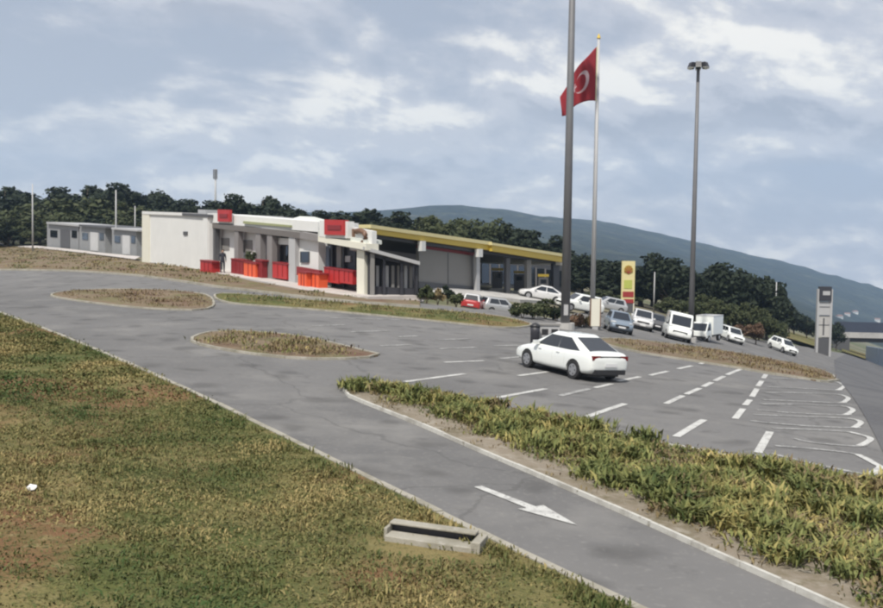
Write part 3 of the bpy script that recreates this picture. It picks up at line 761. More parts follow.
# beam, fascia, roofs
part(FC, 'beam', M_beam, cafe, [(208.5, 223.0), (300, 232.5), (300, 238.5), (208.5, 227.5)], t=(-.06, .4))
part(FC, 'beam', M_taupe, cafe, [(300, 231.5), (320, 235.5), (320, 241.5), (300, 238.5)], t=(-.10, .5))
part(FC, 'fascia', M_white, cafe, [(207.5, 213.2), (318, 221.8), (318, 232.0), (207.5, 223.0)], t=(.3, 3.6), label='white roof edge over the colonnade')
part(FC, 'fascia', M_cream, cafe, [(318, 236.0), (366, 243.6), (366, 250.2), (318, 241.6)], t=(-.45, .5), label='pinkish cream edge of the right-hand roof')
m = MB()   # shallow pitched grey-green roof lights on the flat roof
for x0, xr, x1, y0, yr, y1, t0 in ((270, 300, 346, 225.5, 216.2, 229.0, .4),):
    P = [FC.pix(x0, y0, t0), FC.pix(xr, yr, t0 + 1.6), FC.pix(x1, y1, t0 + .2)]
    Q = [p + FC.n*1.2 for p in P]
    m.add(P + Q, [(0, 1, 2), (5, 4, 3), (0, 3, 4, 1), (1, 4, 5, 2), (2, 5, 3, 0)])
m.build('roof', M_roofgrey, cafe)
part(FC, 'roof', M_roofgrey, cafe, [(318, 230), (366, 240), (366, 244), (318, 236.2)], t=(-.2, 1.0))
part(FC, 'gutter', M_moss, cafe, [(243, 221.0), (290, 225.2), (290, 227.2), (243, 223.6)], t=(.12, .29), label='moss green stripe along the white roof edge')

# --- roof signs
def roof_sign(name, F, box, frame, label, t, body=M_red):
    e = empty(name, F.pix((box[0] + box[2])/2, box[3], t[0]), label, 'sign')
    part(F, 'panel', body, e, rect=box, t=t, sl=.03)
    part(F, 'frame', M_white, e, rect=frame, t=(t[0] + .15, t[1] + .25), sl=.03)
    w = box[2] - box[0]; h = box[3] - box[1]
    part(F, 'lettering_band', M_dkred, e, rect=(box[0] + w*.16, box[1] + h*.36, box[2] - w*.16, box[1] + h*.66), t=(t[0] - .05, t[0] + .05), sl=.03)
    return e
roof_sign('roof_sign', FC, (217.5, 209.5, 229, 221.5), (212.5, 213.0, 229.5, 222.8), 'small dark red box sign on the roof above the leftmost column', (-.2, .05), M_red)
roof_sign('roof_sign', FC, (324.2, 219.5, 343.4, 234.6), (319.5, 220.5, 347.5, 237.4), 'larger bright red roof sign with pale frame near the cafe right corner', (-.6, -.2), M_red)
e = empty('curved_roof_emblem', FC.pix(356, 243, 0), 'brown curved hook-shaped emblem on the white roof right of the red sign', 'sign')
part(FC, 'backing_board', M_white, e, [(347.6, 226.5), (372, 231), (372, 246), (347.6, 241.5)], t=(.0, .35))
m = MB()
arc = [FC.pix(359.5 + 6.2*math.cos(a), 237 + 6.5*math.sin(a), -.08) for a in [(-2.2 + .32*k) for k in range(11)]]
m.tube(arc, [.17]*len(arc), 8); m.build('hook', M_brown, e, True)
m = MB(); FC.rect(m, 348.8, 228.5, 353.6, 237.5, -.12, .0, .1); m.build('square', M_brown, e)

# --- red planters and barriers in front of the cafe
def planter(F, x0, y0, x1, y1, material, label, t=(0, .7), sl=.15, plant=False, group='red planter boxes along the cafe front'):
    e = empty('planter_box', F.pix((x0 + x1)/2, y1, t[0]), label, 'planter', group)
    part(F, 'box', material, e, rect=(x0, y0, x1, y1), t=t, sl=sl)
    w = x1 - x0
    part(F, 'rim', M_dkred, e, rect=(x0 - .4, y0 - .9, x1 + .4, y0 + .4), t=(t[0] - .05, t[1] + .05), sl=sl)
    for k in (.33, .66):
        part(F, 'groove', M_dkred, e, rect=(x0 + w*k, y0 + 1.2, x0 + w*k + .45, y1 - .8), t=(t[0] - .03, t[0] + .02), sl=sl)
    if plant:
        c = F.pix((x0 + x1)/2, y0 - .5, (t[0] + t[1])/2)
        q, nq = make_crown(91, .52, .5, 7, 260, .2, .42)
        o = fastmesh('plant', q, nq, 4, [M_leafmd], e)
        o.location = c - e.location
    return e
planter(FC, 200.2, 260.5, 211.6, 271.5, M_red, 'dark red planter box left of the first column', t=(-1.6, -.9))
planter(FC, 231, 259.0, 243, 276.5, M_dkred, 'dark red planter box right behind the standing person', t=(-.4, .3))
planter(FC, 243.8, 262, 255.5, 279.5, M_orange, 'orange red planter box with a green bush on top', t=(-.7, 0), plant=True)
planter(FC, 255.2, 260, 261.8, 281.0, M_dkred, 'narrow dark red planter box at the third column', t=(-.5, -.05))
planter(FC, 272.5, 262.5, 286.6, 277.5, M_red, 'red barrier box below the dark entrance window', t=(-.1, .5))
planter(FC, 298, 272, 306.2, 290.5, M_orange, 'bright orange planter box left of its twin before the white wall', t=(-1.0, -.3))
planter(FC, 307.4, 272.5, 318.6, 289.0, M_orange, 'wider orange planter box right of its twin before the white wall', t=(-.6, .1))
planter(FC, 324, 267.5, 338.5, 281.5, M_red, 'red dining divider below the two pale glazing panels', t=(.1, .6))
planter(FC, 339.5, 269.5, 352.5, 282.5, M_red, 'red dining divider next to the cream corner column', t=(.1, .6))

# --- dark terrace pavilion
FP = Facade(G(370, 298.5), G(418, 302))
pav = empty('terrace_pavilion', FP.A, 'black framed terrace pavilion with pale curtains right of the cafe', 'pavilion')
part(FP, 'roof', M_steelw, pav, [(364, 246.5), (420, 261.5), (420, 265), (364, 250)], t=(-.4, 2.6))
part(FP, 'back_wall', M_dark, pav, [(369, 252), (418, 264), (418, 303), (369, 300)], t=(2.2, 2.5))
part(FP, 'beam', M_dark, pav, [(366, 250), (419, 264), (419, 268), (366, 255)], t=(0, .2))
for x in (368.5, 383, 400.5, 415.5):
    part(FP, 'post', M_dark, pav, rect=(x, 250 + (x - 368)*.28, x + 2.6, 302), t=(0, .2))
part(FP, 'post', M_greyw, pav, rect=(370.8, 253, 374.6, 301), t=(-.2, 0), label='pale post at the left corner')
for x in (376.2, 385.8, 391.6, 397.5, 404.4, 409.6):
    part(FP, 'curtain', M_steelw if x in (385.8, 404.4, 376.2) else M_greyw, pav, rect=(x, 265.5, x + 2.8, 288), t=(.5, .7), sl=.1)
part(FP, 'rail', M_dark, pav, [(370, 286), (418, 289), (418, 298), (370, 296)], t=(.24, .4))
part(FP, 'side_wall', M_dark, pav, [(369, 252), (371, 252.6), (371, 301), (369, 300.6)], t=(.2, 2.2))

# --- fuel station: canopy, screen and kiosk
FS = Facade(G(366, 287), G(565, 301.5))
stn = empty('fuel_canopy', FS.A, 'long fuel station canopy with yellow edge on slim columns', 'canopy')
part(FS, 'fascia', M_yellow, stn, [(371, 227.5), (492, 244.5), (492, 250.5), (371, 233.5)], t=(0, .35))
part(FS, 'fascia', M_yellow, stn, [(492, 244.0), (564, 255.5), (564, 262.5), (492, 251)], t=(-.3, .05))
part(FS, 'fascia_cap', M_yelpale, stn, [(371, 224.6), (492, 241.8), (492, 245.2), (371, 228.2)], t=(-.12, 10), label='pale yellow top edge of the yellow fascia')
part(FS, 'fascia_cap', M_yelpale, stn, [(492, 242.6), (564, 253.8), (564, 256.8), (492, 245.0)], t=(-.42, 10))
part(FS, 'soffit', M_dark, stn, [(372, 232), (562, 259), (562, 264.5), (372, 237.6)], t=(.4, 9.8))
part(FS, 'fascia_end', M_white, stn, [(562, 257), (568, 258), (568, 265.5), (562, 265)], t=(-.3, 9))
for x, yt, yb, mm in ((421.2, 241, 251, M_white), (478.2, 249, 257, M_white)):
    part(FS, 'bracket', mm, stn, rect=(x + .6, yt, x + 4.6, yb), t=(-.2, .2))
for x, yt, w, mm in ((476.6, 254, 3.4, M_steelw), (506.5, 258, 4.0, M_dkgrey), (527, 260, 4.4, M_greyw), (553.5, 262, 6.0, M_dark)):
    part(FS, 'column', mm, stn, rect=(x, yt, x + w, 303), t=(.4, .7))
scr = empty('screen_wall', FS.A, 'blank grey screen wall under the yellow canopy left half', 'wall')
part(FS, 'panel', M_greyw, scr, [(419, 248.0), (477.5, 256.5), (477.5, 290), (419, 285)], t=(1.0, 1.3))
part(FS, 'panel_joint', M_dkgrey, scr, [(448, 252.6), (448.5, 252.7), (448.5, 286), (448, 286)], t=(.97, 1.02))
part(FS, 'base', M_dkgrey, scr, [(419, 281.5), (478, 287), (478, 293), (419, 288)], t=(.9, 1.4))
part(FS, 'top_rail', M_dkred, scr, [(419, 244.5), (478, 253), (478, 256.5), (419, 248.3)], t=(1.05, 1.35), label='dark red rail along the top')
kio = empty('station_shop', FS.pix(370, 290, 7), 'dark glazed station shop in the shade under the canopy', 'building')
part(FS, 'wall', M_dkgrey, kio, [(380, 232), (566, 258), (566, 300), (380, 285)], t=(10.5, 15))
for k in range(9):
    x = 482 + k*9.2
    pn = part(FS, 'window', M_glass, kio, rect=(x, 262 + (x - 482)*.12, x + 7.8, 283 + (x - 482)*.05), t=(10.35, 10.55))
    part(FS, 'frame', M_taupe, pn, rect=(x + 7.9, 262 + (x - 482)*.12, x + 8.9, 284 + (x - 482)*.05), t=(10.3, 10.6))
def pump(px, t, label):
    b = FS.pix(px, 290, t); b.z = g(b.x, b.y)
    e = empty('fuel_pump', b, label, 'fuel pump', 'fuel pumps under the canopy')
    m = MB(); m.box((b.x, b.y, b.z + .1), (1.5, .9, .2)); m.build('island', M_conc, e)
    m = MB(); m.box((b.x, b.y, b.z + 1.0), (1.0, .5, 1.6)); m.build('body', M_dkgrey, e)
    m = MB(); m.box((b.x, b.y, b.z + 2.0), (1.1, .45, .25)); m.build('header', M_amber, e)
    m = MB(); m.box((b.x, b.y - .26, b.z + 1.4), (.6, .04, .4)); m.build('display', M_glass, e)
    m = MB(); m.tube([(b.x + .5, b.y - .1, b.z + 1.6), (b.x + .66, b.y - .15, b.z + .8), (b.x + .5, b.y - .2, b.z + 1.0)], [.03]*3, 6); m.build('hose', M_trim, e)
pump(497, 4.0, 'fuel pump left of the first free column under the canopy')
pump(519, 4.0, 'fuel pump between the two pale canopy columns')
pump(543, 4.5, 'fuel pump right of the pale columns beside the dark column')
# forecourt strip and kerb
sheet('forecourt', gpoly([(424, 288), (480, 291), (560, 299), (566, 303.5), (520, 301), (470, 296.5), (424, 293.5)]), .12, M_conc, 2, skirt=.3)
# bushes before the screen
def bush(px, py, wm, hm, leafm, label, seed, y=None, group=None):
    b = G(px, py) if y is None else onground(px, y)
    e = empty('shrub', b, label, 'shrub', group)
    q, nq = make_crown(seed, wm/2, hm/2*.9, 10, 700, .2, hm*.52); fastmesh('foliage', q, nq, 4, [leafm], e)
    m = LMB()
    for k in range(3):
        a = k*2.1; m.tube([(0, 0, -.1), (math.cos(a)*wm*.15, math.sin(a)*wm*.15, hm*.5)], [.04, .015], 5)
    m.build('stem', M_bark, e)
bush(426.5, 303, 1.1, 1.2, M_leafmd, 'leftmost round shrub before the grey screen wall', 21)
bush(437.5, 304, 1.0, 1.0, M_weedbr, 'pale dry shrub second from the pavilion', 22)
bush(447.5, 303, 1.1, 1.25, M_leafdk, 'darkest shrub just left of the small red car', 23)
bush(456, 306, 1.0, .8, M_leafmd, 'low shrub touching the small red car', 24)
for i, (px, py, w, h, lm, lab) in enumerate([(522, 318, 1.6, 1.0, M_leafmd, 'green shrub right of the silver car on the bank'), (533, 319, 1.8, 1.1, M_leafmd, 'green shrub left of the grey bin on the bank'), (545, 319, 1.8, 1.2, M_leafmd, 'green shrub left of the tall mast foot'), (556, 321, 1.4, .9, M_leafdk, 'dark shrub at the tall mast foot'), (575, 326, 1.6, .7, M_leafbr, 'brown low shrub right of the tall mast foot'), (584, 327, 1.2, .7, M_weedbr, 'dry low shrub between mast and flagpole')]):
    bush(px, py, w, h, lm, lab, 40 + i)

# --- grey sheds at the left
def shed(x0, yt, x1, yb, depth, label, body, dark, white=None):
    F = Facade(G(x0, yb), G(x1, yb + (x1 - x0)*.085)); sl = .085
    e = empty('shed', F.A, label, 'shed')
    part(F, 'wall', body, e, rect=(x0, yt, x1, yb + 1.5), t=(0, depth), sl=sl)
    part(F, 'roof', M_dkgrey if dark else M_steelw, e, rect=(x0 - .7, yt - 1.7, x1 + .7, yt + .2), t=(-.35, depth + .3), sl=sl)
    w = x1 - x0
    part(F, 'door', M_steelw2 if white else M_dkgrey, e, rect=(x0 + w*.42, yt + 6, x0 + w*.72, yb), t=(-.06, .1), sl=sl)
    part(F, 'window', M_glass, e, rect=(x0 + w*.10, yt + 6.5, x0 + w*.32, yt + 13.5), t=(-.06, .1), sl=sl)
    part(F, 'window', M_glass, e, rect=(x0 + w*.78, yt + 7, x0 + w*.94, yt + 14), t=(-.06, .1), sl=sl)
shed(47, 223.5, 78.5, 247.5, 5, 'leftmost long grey shed with dark windows below the trees', M_shed, False)
shed(79.5, 226.0, 105, 250.5, 5, 'middle shed with pale door panel and dark roof', M_shed, True, True)
shed(112, 229.0, 136.5, 254, 5, 'right-hand grey shed next to the white block', M_shed, False, True)

# ------------------------------------------------------------------ masts, poles and signs
def mast(px, py, topx, topy, y, r0, r1, label, head=True, material=None, name='light_mast'):
    b = G(px, py) if y is None else onground(px, y); t = AT(topx, topy, b.y); h = t.z - b.z
    e = empty(name, b, label, 'light mast'); top = Vector((b.x, b.y, b.z + h))
    m = MB(); m.tube([b - Vector((0, 0, .3)), b + Vector((0, 0, h*.5)), top], [r0, (r0 + r1)/2, r1], 14); m.build('pole', material or M_steel, e, True)
    m = MB(); m.tube([b - Vector((0, 0, .2)), b + Vector((0, 0, .35))], [r0*2.0, r0*2.0], 14); m.build('footing', M_conc, e)
    m = MB(); m.box((b.x, b.y - r0*.98, b.z + 1.1), (r0*.9, .06, .6)); m.build('service_door', M_steelw, e)
    if head:
        R0 = .42
        m = MB(); m.tube([top - Vector((0, 0, .25)), top + Vector((0, 0, .18))], [r1*1.9, r1*1.5], 12); m.build('hub', M_dark, e)
        ring = [top + Vector((math.cos(a)*R0, math.sin(a)*R0, 0)) for a in [k*math.pi/8 for k in range(17)]]
        m = MB(); m.tube(ring, [.045]*17, 6); m.build('ring', M_dark, e, True)
        for k in range(6):
            a = k*math.pi/3 + .3; c = top + Vector((math.cos(a)*(R0 + .12), math.sin(a)*(R0 + .12), -.02))
            ca, sa = math.cos(a), math.sin(a); P = []
            for z, ro in ((-.20, .06), (.17, -.10)):
                for rr, tt in ((-.14, -.2), (.2, -.2), (.2, .2), (-.14, .2)):
                    q = rr + ro; P.append((c.x + ca*q - sa*tt, c.y + sa*q + ca*tt, c.z + z))
            m = MB(); m.box8(P); fl = m.build('floodlight', M_dark, e)
            m = MB(); m.box8([(p[0], p[1], (c.z - .225 if i < 4 else c.z - .203)) for i, p in enumerate(P[:4]*2)]); m.build('lens', M_lamp, fl)
    return e
mast(565, 329, 575, -95, None, .27, .15, 'tall thick grey mast rising out of the picture left of the flag')
mast(690.5, 342, 697, 65, None, .22, .12, 'tall grey mast with round floodlight head right of the flag')
def lamp_post(px, y, top, label, r=.10, arm=True):
    b = onground(px, y); h = AT(px, top, y).z - b.z
    e = empty('lamp_post', b, label, 'lamp post')
    m = MB(); m.tube([b - Vector((0, 0, .3)), b + Vector((0, 0, h))], [r*1.3, r*.8], 8); m.build('pole', M_steelw, e, True)
    if arm:
        m = MB(); m.tube([b + Vector((0, 0, h - .1)), b + Vector((-.5, -.3, h + .15)), b + Vector((-1.1, -.6, h + .2))], [.05, .045, .04], 6); m.build('arm', M_steelw, e)
        m = MB(); m.box((b.x - 1.35, b.y - .75, b.z + h + .18), (.75, .3, .14), rz=.5); m.build('lamp_head', M_steelw, e)
lamp_post(33, 128, 184, 'slender lamp post in front of the trees at the left edge', .09, False)
lamp_post(116, 112, 190, 'slender lamp post rising behind the middle shed', .085, False)
lamp_post(135, 118, 206, 'short lamp post beside the white block left end', .07, False)
lamp_post(654, 118, 272, 'thin lamp post between yellow price sign and white van', .07, False)
lamp_post(776, 128, 282, 'thin lamp post behind the last white car', .07, False)
b = onground(215, 420); e = empty('telecom_tower', b, 'thin telecom tower on the skyline above the cafe', 'tower'); hh = AT(215, 169, 420).z - b.z
m = MB(); m.tube([b - Vector((0, 0, 1)), b + Vector((0, 0, hh))], [.55, .4], 8); m.build('shaft', M_steelw, e, True)
for k in range(3):
    m = MB(); m.box((b.x + (k - 1)*.65, b.y - .5, b.z + hh - 2.2), (.45, .4, 4.0)); m.build('antenna', M_steel, e)

# flagpole and flag
fb = G(592, 328); ft = AT(599, 38, fb.y); fh = ft.z - fb.z
e = empty('flagpole', fb, 'slim pale flagpole right of the thick mast', 'flagpole')
ftop = fb + Vector((0, 0, fh))
m = MB(); m.tube([fb - Vector((0, 0, .3)), ftop], [.16, .085], 12); m.build('pole', M_steelw, e, True)
m = MB(); m.tube([ftop - Vector((0, 0, .02)), ftop + Vector((0, 0, .25))], [.13, .03], 10); m.build('finial', M_yellow, e)
m = MB(); m.box((fb.x, fb.y, fb.z + .05), (.9, .9, .5)); m.build('footing', M_conc, e)
m = MB(); m.tube([fb + Vector((-.16, -.1, 1.2)), fb + Vector((-.13, -.08, fh*.97))], [.012, .012], 5); m.build('halyard', M_steelw, e)
M_flag, nt, bs = newmat('flag_cloth'); N, Lk = nt.nodes, nt.links
bs.inputs['Roughness'].default_value = .8
uvn = N.new('ShaderNodeUVMap'); sp = N.new('ShaderNodeSeparateXYZ'); Lk.new(uvn.outputs[0], sp.inputs[0])
def FM(op, a, b=None, c=None):
    n = N.new('ShaderNodeMath'); n.operation = op
    for i, v in enumerate((a, b, c)):
        if v is None: continue
        if isinstance(v, (int, float)): n.inputs[i].default_value = v
        else: Lk.new(v, n.inputs[i])
    return n.outputs[0]
U, Vv = FM('MULTIPLY', sp.outputs[0], 1.5), sp.outputs[1]
def circ(cx, cy, r):
    return FM('LESS_THAN', FM('SQRT', FM('ADD', FM('POWER', FM('SUBTRACT', U, cx), 2.0), FM('POWER', FM('SUBTRACT', Vv, cy), 2.0))), r)
cres = FM('MULTIPLY', circ(.50, .5, .25), FM('SUBTRACT', 1.0, circ(.5625, .5, .20)))
sx_, sy_ = FM('SUBTRACT', U, .80), FM('SUBTRACT', Vv, .5)
rad = FM('SQRT', FM('ADD', FM('MULTIPLY', sx_, sx_), FM('MULTIPLY', sy_, sy_)))
ang = FM('ARCTAN2', sy_, FM('MULTIPLY', sx_, -1.0))
star = FM('LESS_THAN', rad, FM('MULTIPLY_ADD', FM('COSINE', FM('MULTIPLY', ang, 5.0)), .042, .083))
msk = FM('MAXIMUM', cres, star)
mx = N.new('ShaderNodeMix'); mx.data_type = 'RGBA'; mx.inputs['A'].default_value = (.24, .014, .022, 1); mx.inputs['B'].default_value = (.46, .34, .36, 1)
Lk.new(msk, mx.inputs['Factor']); Lk.new(mx.outputs['Result'], bs.inputs['Base Color'])
NU, NV = 36, 24
fy = fb.y; htop, hbot = AT(598.5, 47, fy), AT(596, 101, fy)
px_ = fb.x - .12
Vf, Ff, UV = [], [], []
for i in range(NU + 1):
    u = i/NU
    for j in range(NV + 1):
        v = j/NV
        # hoist edge runs down the pole, the fly droops to the left and folds back on itself
        x = px_ - 2.15*u**.85 + .10*math.sin(9*u + 2*v)*u
        dy = .55*math.sin(7.5*u + 1.4*(1 - v))*u**.6 + .22*math.sin(15*u - 3*v)*u
        zt = htop.z - 3.05*u**1.12 - .12*math.sin(8*u)
        zb = hbot.z - .95*u**1.5 + .30*math.sin(6*u)*u
        z = zb + (zt - zb)*v if zt > zb + .35 else zb + .35*v + (zt - zb)*0
        z = zb + max(zt - zb, .55)*v
        Vf.append((x, fy - dy - .05, z)); UV.append((u, v))
for i in range(NU):
    for j in range(NV):
        a = i*(NV + 1) + j; Ff.append((a, a + NV + 1, a + NV + 2, a + 1))
fl = empty('flag', (px_, fy, hbot.z), 'drooping red flag with white crescent and star on the flagpole', 'flag')
m = MB(); m.add(Vf, Ff); fo = m.build('cloth', M_flag, fl, True)
uvl = fo.data.uv_layers.new(name='UVMap')
for lp in fo.data.loops: uvl.data[lp.index].uv = UV[lp.vertex_index]
sol = fo.modifiers.new('thickness', 'SOLIDIFY'); sol.thickness = .012; sol.offset = 0
m = MB(); m.tube([(px_ + .02, fy - .05, hbot.z), (px_ + .02, fy - .05, htop.z)], [.03, .03], 6); m.build('hoist_band', M_yelpale, fl)

# notice board at the pole foot
def board(x0, y0, x1, y1, y, label, body, name='notice_board', t=.15):
    a, b = AT(x0, y1, y), AT(x1, y0, y); e = empty(name, ((a.x + b.x)/2, y, g(a.x, y)), label, 'sign'); return e, a, b
e, a, b = board(590.5, 299, 600, 326, fb.y - 1.2, 'narrow cream upright panel at the flagpole foot', M_cream)
m = MB(); m.box(((a.x + b.x)/2, fb.y - 1.2, (a.z + b.z)/2), (b.x - a.x, .18, b.z - a.z)); m.build('panel', M_cream, e)
m = MB(); m.box(((a.x + b.x)/2, fb.y - 1.2, (a.z + g(a.x, fb.y))/2 - .2), (.35, .14, max(.3, a.z - g(a.x, fb.y) + .5))); m.build('post', M_steelw, e)
m = MB(); m.box((b.x + .03, fb.y - 1.2, (a.z + b.z)/2), (.06, .22, b.z - a.z + .04)); m.build('side_strip', M_brown, e)
m = MB(); m.box((a.x - .03, fb.y - 1.2, (a.z + b.z)/2), (.06, .22, b.z - a.z + .04)); m.build('side_strip', M_brown, e)

# yellow price sign
ys_ = 106.0
a, b = AT(620.5, 318, ys_), AT(635, 261, ys_); gz = g(a.x, ys_); cx = (a.x + b.x)/2; w = b.x - a.x
e = empty('price_sign', (cx, ys_, gz), 'tall pale yellow fuel price sign with round shell emblem', 'sign')
def sbox(name, mm, x0, x1, ytop, ybot, dy=0.0, th=.3, parent=None):
    zt, zb = AT(628, ytop, ys_).z, AT(628, ybot, ys_).z
    m = MB(); m.box((cx + w*(x0 + x1)/2, ys_ + dy, (zt + zb)/2), (w*(x1 - x0), th, zt - zb)); return m.build(name, mm, parent or e)
sbox('body', M_yelpale, -.5, .5, 261, 302)
sbox('lower_body', M_dkgrey, -.5, .42, 302, 320)
sbox('price_panel', M_green, -.32, .30, 280, 288.5, -.16, .06)
sbox('price_panel', M_signred, -.40, .44, 291.5, 297, -.16, .06)
sbox('price_panel', M_signred, -.30, .44, 299, 303.0, -.165, .06)
sbox('edge_strip', M_cream, .42, .5, 303, 316)
m = MB(); cz = AT(628, 269.8, ys_).z; ez = 5.4*ys_/FPX
pts = [(cx, ys_ - .2, cz - ez*.85)]
for k in range(13):
    a_ = math.pi*(1.12 - 1.24*k/12); rr = ez*(1.0 if k % 2 == 0 else .92); pts.append((cx + math.cos(a_)*rr*.86, ys_ - .2, cz - ez*.1 + math.sin(a_)*rr))
back = [(p[0], p[1] + .06, p[2]) for p in pts]; n_ = len(pts)
m.add(pts + back, [tuple(range(n_)), tuple(range(n_, 2*n_))[::-1]] + [(i, i + n_, (i + 1) % n_ + n_, (i + 1) % n_) for i in range(n_)])
em = m.build('emblem', M_amber, e)
m = MB()
for k in range(1, 12, 2):
    q = pts[k + 1]; m.tube([(cx, ys_ - .215, cz - ez*.7), (q[0]*.9 + cx*.1, ys_ - .215, q[2]*.92 + (cz - ez*.7)*.08)], [.02, .05], 5)
m.build('emblem_rib', M_signred, em)

# grey totem at the right
yt_ = 139.0
a, b = AT(815, 354, yt_), AT(832.5, 287, yt_); cx2 = (a.x + b.x)/2; w2 = b.x - a.x; gz = g(cx2, yt_)
e = empty('pylon_sign', (cx2, yt_, gz), 'tall grey pylon sign with black top panel beside the highway', 'sign')
def tbox(name, mm, x0, x1, ytop, ybot, dy=0., th=.5):
    zt, zb = AT(823, ytop, yt_).z, AT(823, ybot, yt_).z
    m = MB(); m.box((cx2 + w2*(x0 + x1)/2, yt_ + dy, (zt + zb)/2), (w2*(x1 - x0), th, zt - zb)); return m.build(name, mm, e)
tbox('post', M_steelw, -.5, -.36, 289, 358); tbox('post', M_steelw, .36, .5, 289, 358)
tb_ = tbox('top_panel', M_dark, -.40, .40, 286.5, 301, -.1, .6)
zt, zb = AT(823, 291, yt_).z, AT(823, 295, yt_).z
m = MB(); m.box((cx2 + .1, yt_ - .42, (zt + zb)/2), (w2*.48, .05, zt - zb)); m.build('lettering_band', M_steelw, tb_)
tbox('panel', M_steelw, -.36, .36, 301.5, 315, 0, .35); tbox('panel', M_conc, -.36, .36, 316, 337, 0, .35)
for k in range(3): tbox('panel_joint', M_dkgrey, -.34, .34, 306.5 + k*9, 307.2 + k*9, -.19, .04)
tbox('price_slot', M_dkgrey, -.08, .02, 318, 335, -.19, .04)
tbox('lower_panel', M_dkgrey, -.36, .36, 338, 358, 0, .3)

# ------------------------------------------------------------------ overpass
yb_ = 205.0
a, b = AT(834, 332, yb_), AT(1010, 352, yb_ + 12)
e = empty('overpass', (a.x, yb_, g(a.x, yb_)), 'pale concrete road overpass crossing the highway at the right edge', 'bridge')
def deck(name, mm, y0, y1, h0, h1, d0, d1):
    P = []
    for yp in (y1, y0):
        for px, yy, hh in ((834, yb_ + d0, h0), (1010, yb_ + 12 + d0, h1), (1010, yb_ + 12 + d1, h1), (834, yb_ + d1, h0)):
            p = AT(px, yp + hh, yb_); P.append((AT(px, 330, yy).x, yy, p.z))
    m = MB(); m.box8(P); return m.build(name, mm, e)
deck('deck', M_conc, 332, 337.5, 0, 8, 0, 9)
deck('parapet', M_navy, 325, 332, 0, 8, .2, .5)
deck('guard_rail', M_navy, 321.5, 325, 0, 8, .3, .45)
deck('girder', M_dark, 337.5, 342, 0, 8, .8, 8.2)
for px, w_ in ((838, 3.4), (898, 1.8)):
    p = AT(px, 330, yb_ + 3); zt = AT(px, 338 + (px - 834)*.045, yb_).z
    m = MB(); m.box((p.x, yb_ + 4.2, (zt + g(p.x, yb_) - 3)/2), (w_, 6.5, zt - g(p.x, yb_) + 3)); m.build('pier', M_conc if px > 850 else M_dkgrey, e)
a, b = AT(866, 346, 190), AT(960, 362, 150)
e = empty('retaining_wall', (a.x, 190, g(a.x, 190)), 'blue-grey wall along the highway under the overpass', 'wall')
for k in range(6):
    p, q = a.lerp(b, k/6), a.lerp(b, (k + 1)/6 - .012)
    m = MB(); zz = [g(p.x, p.y) - 1, g(q.x, q.y) - 1]
    m.box8([(p.x, p.y, zz[0]), (q.x, q.y, zz[1]), (q.x + .5, q.y + .4, zz[1]), (p.x + .5, p.y + .4, zz[0]), (p.x, p.y, p.z), (q.x, q.y, q.z), (q.x + .5, q.y + .4, q.z), (p.x + .5, p.y + .4, p.z)])
    m.build('panel', M_blue, e)
sheet('grass_bank', gpoly([(842, 344.5), (860, 345), (864, 351), (850, 352), (842, 350)]) if False else [(AT(842, 345, 1).x*235, 235), (AT(868, 345, 1).x*235, 235), (AT(866, 345, 1).x*185, 185), (AT(842, 345, 1).x*185, 185)], .3, M_turf, 6)
sheet('grass_bank', [(AT(790, 330, 1).x*205, 205), (AT(834, 330, 1).x*205, 205), (AT(815, 330, 1).x*150, 150), (AT(786, 330, 1).x*150, 150)], .5, M_turf, 6)

# far houses on the slope
hrs = random.Random(5)
proto_h = None
for i in range(9):
    px, yy = hrs.uniform(838, 900), hrs.uniform(1150, 1900)
    t = (yy - 700)/1900; prof = t*t*(3 - 2*t)*(.55 + .45*t); u = ray(px, 300).x; x = u*yy
    z = g(x, yy)*(1 - prof) + AT(px, ridge_y(px), 2600).z*prof + 26*mnoise.fractal(Vector((x/420, yy/420, .3)), 1, 2, 5)*math.sin(math.pi*t)*.9
    if proto_h is None:
        e = empty('house'); proto_h = e
        m = LMB(); m.box((0, 0, 2), (13, 10, 12)); m.build('wall', M_white, e)
        m = LMB(); m.add([(-7, -5.6, 8), (7, -5.6, 8), (7, 5.6, 8), (-7, 5.6, 8), (-7, 0, 11), (7, 0, 11)], [(0, 1, 5, 4), (2, 3, 4, 5), (0, 4, 3), (1, 2, 5), (0, 3, 2, 1)]); m.build('roof', M_tile, e)
        for wx in (-4, 0, 4):
            m = LMB(); m.box((wx, -5.02, 5), (1.6, .1, 2)); m.build('window', M_glass, e)
    else: e = copy_tree(proto_h)
    e.location = (x, yy, z - 3); e.scale = (.7, .7, .7); e.rotation_euler = (0, 0, hrs.uniform(-.5, .5))
    e.rotation_euler.z += 0
    tag(e, 'tiny pale house on the hazy hillside beyond the overpass', 'house', 'far houses on the hillside')

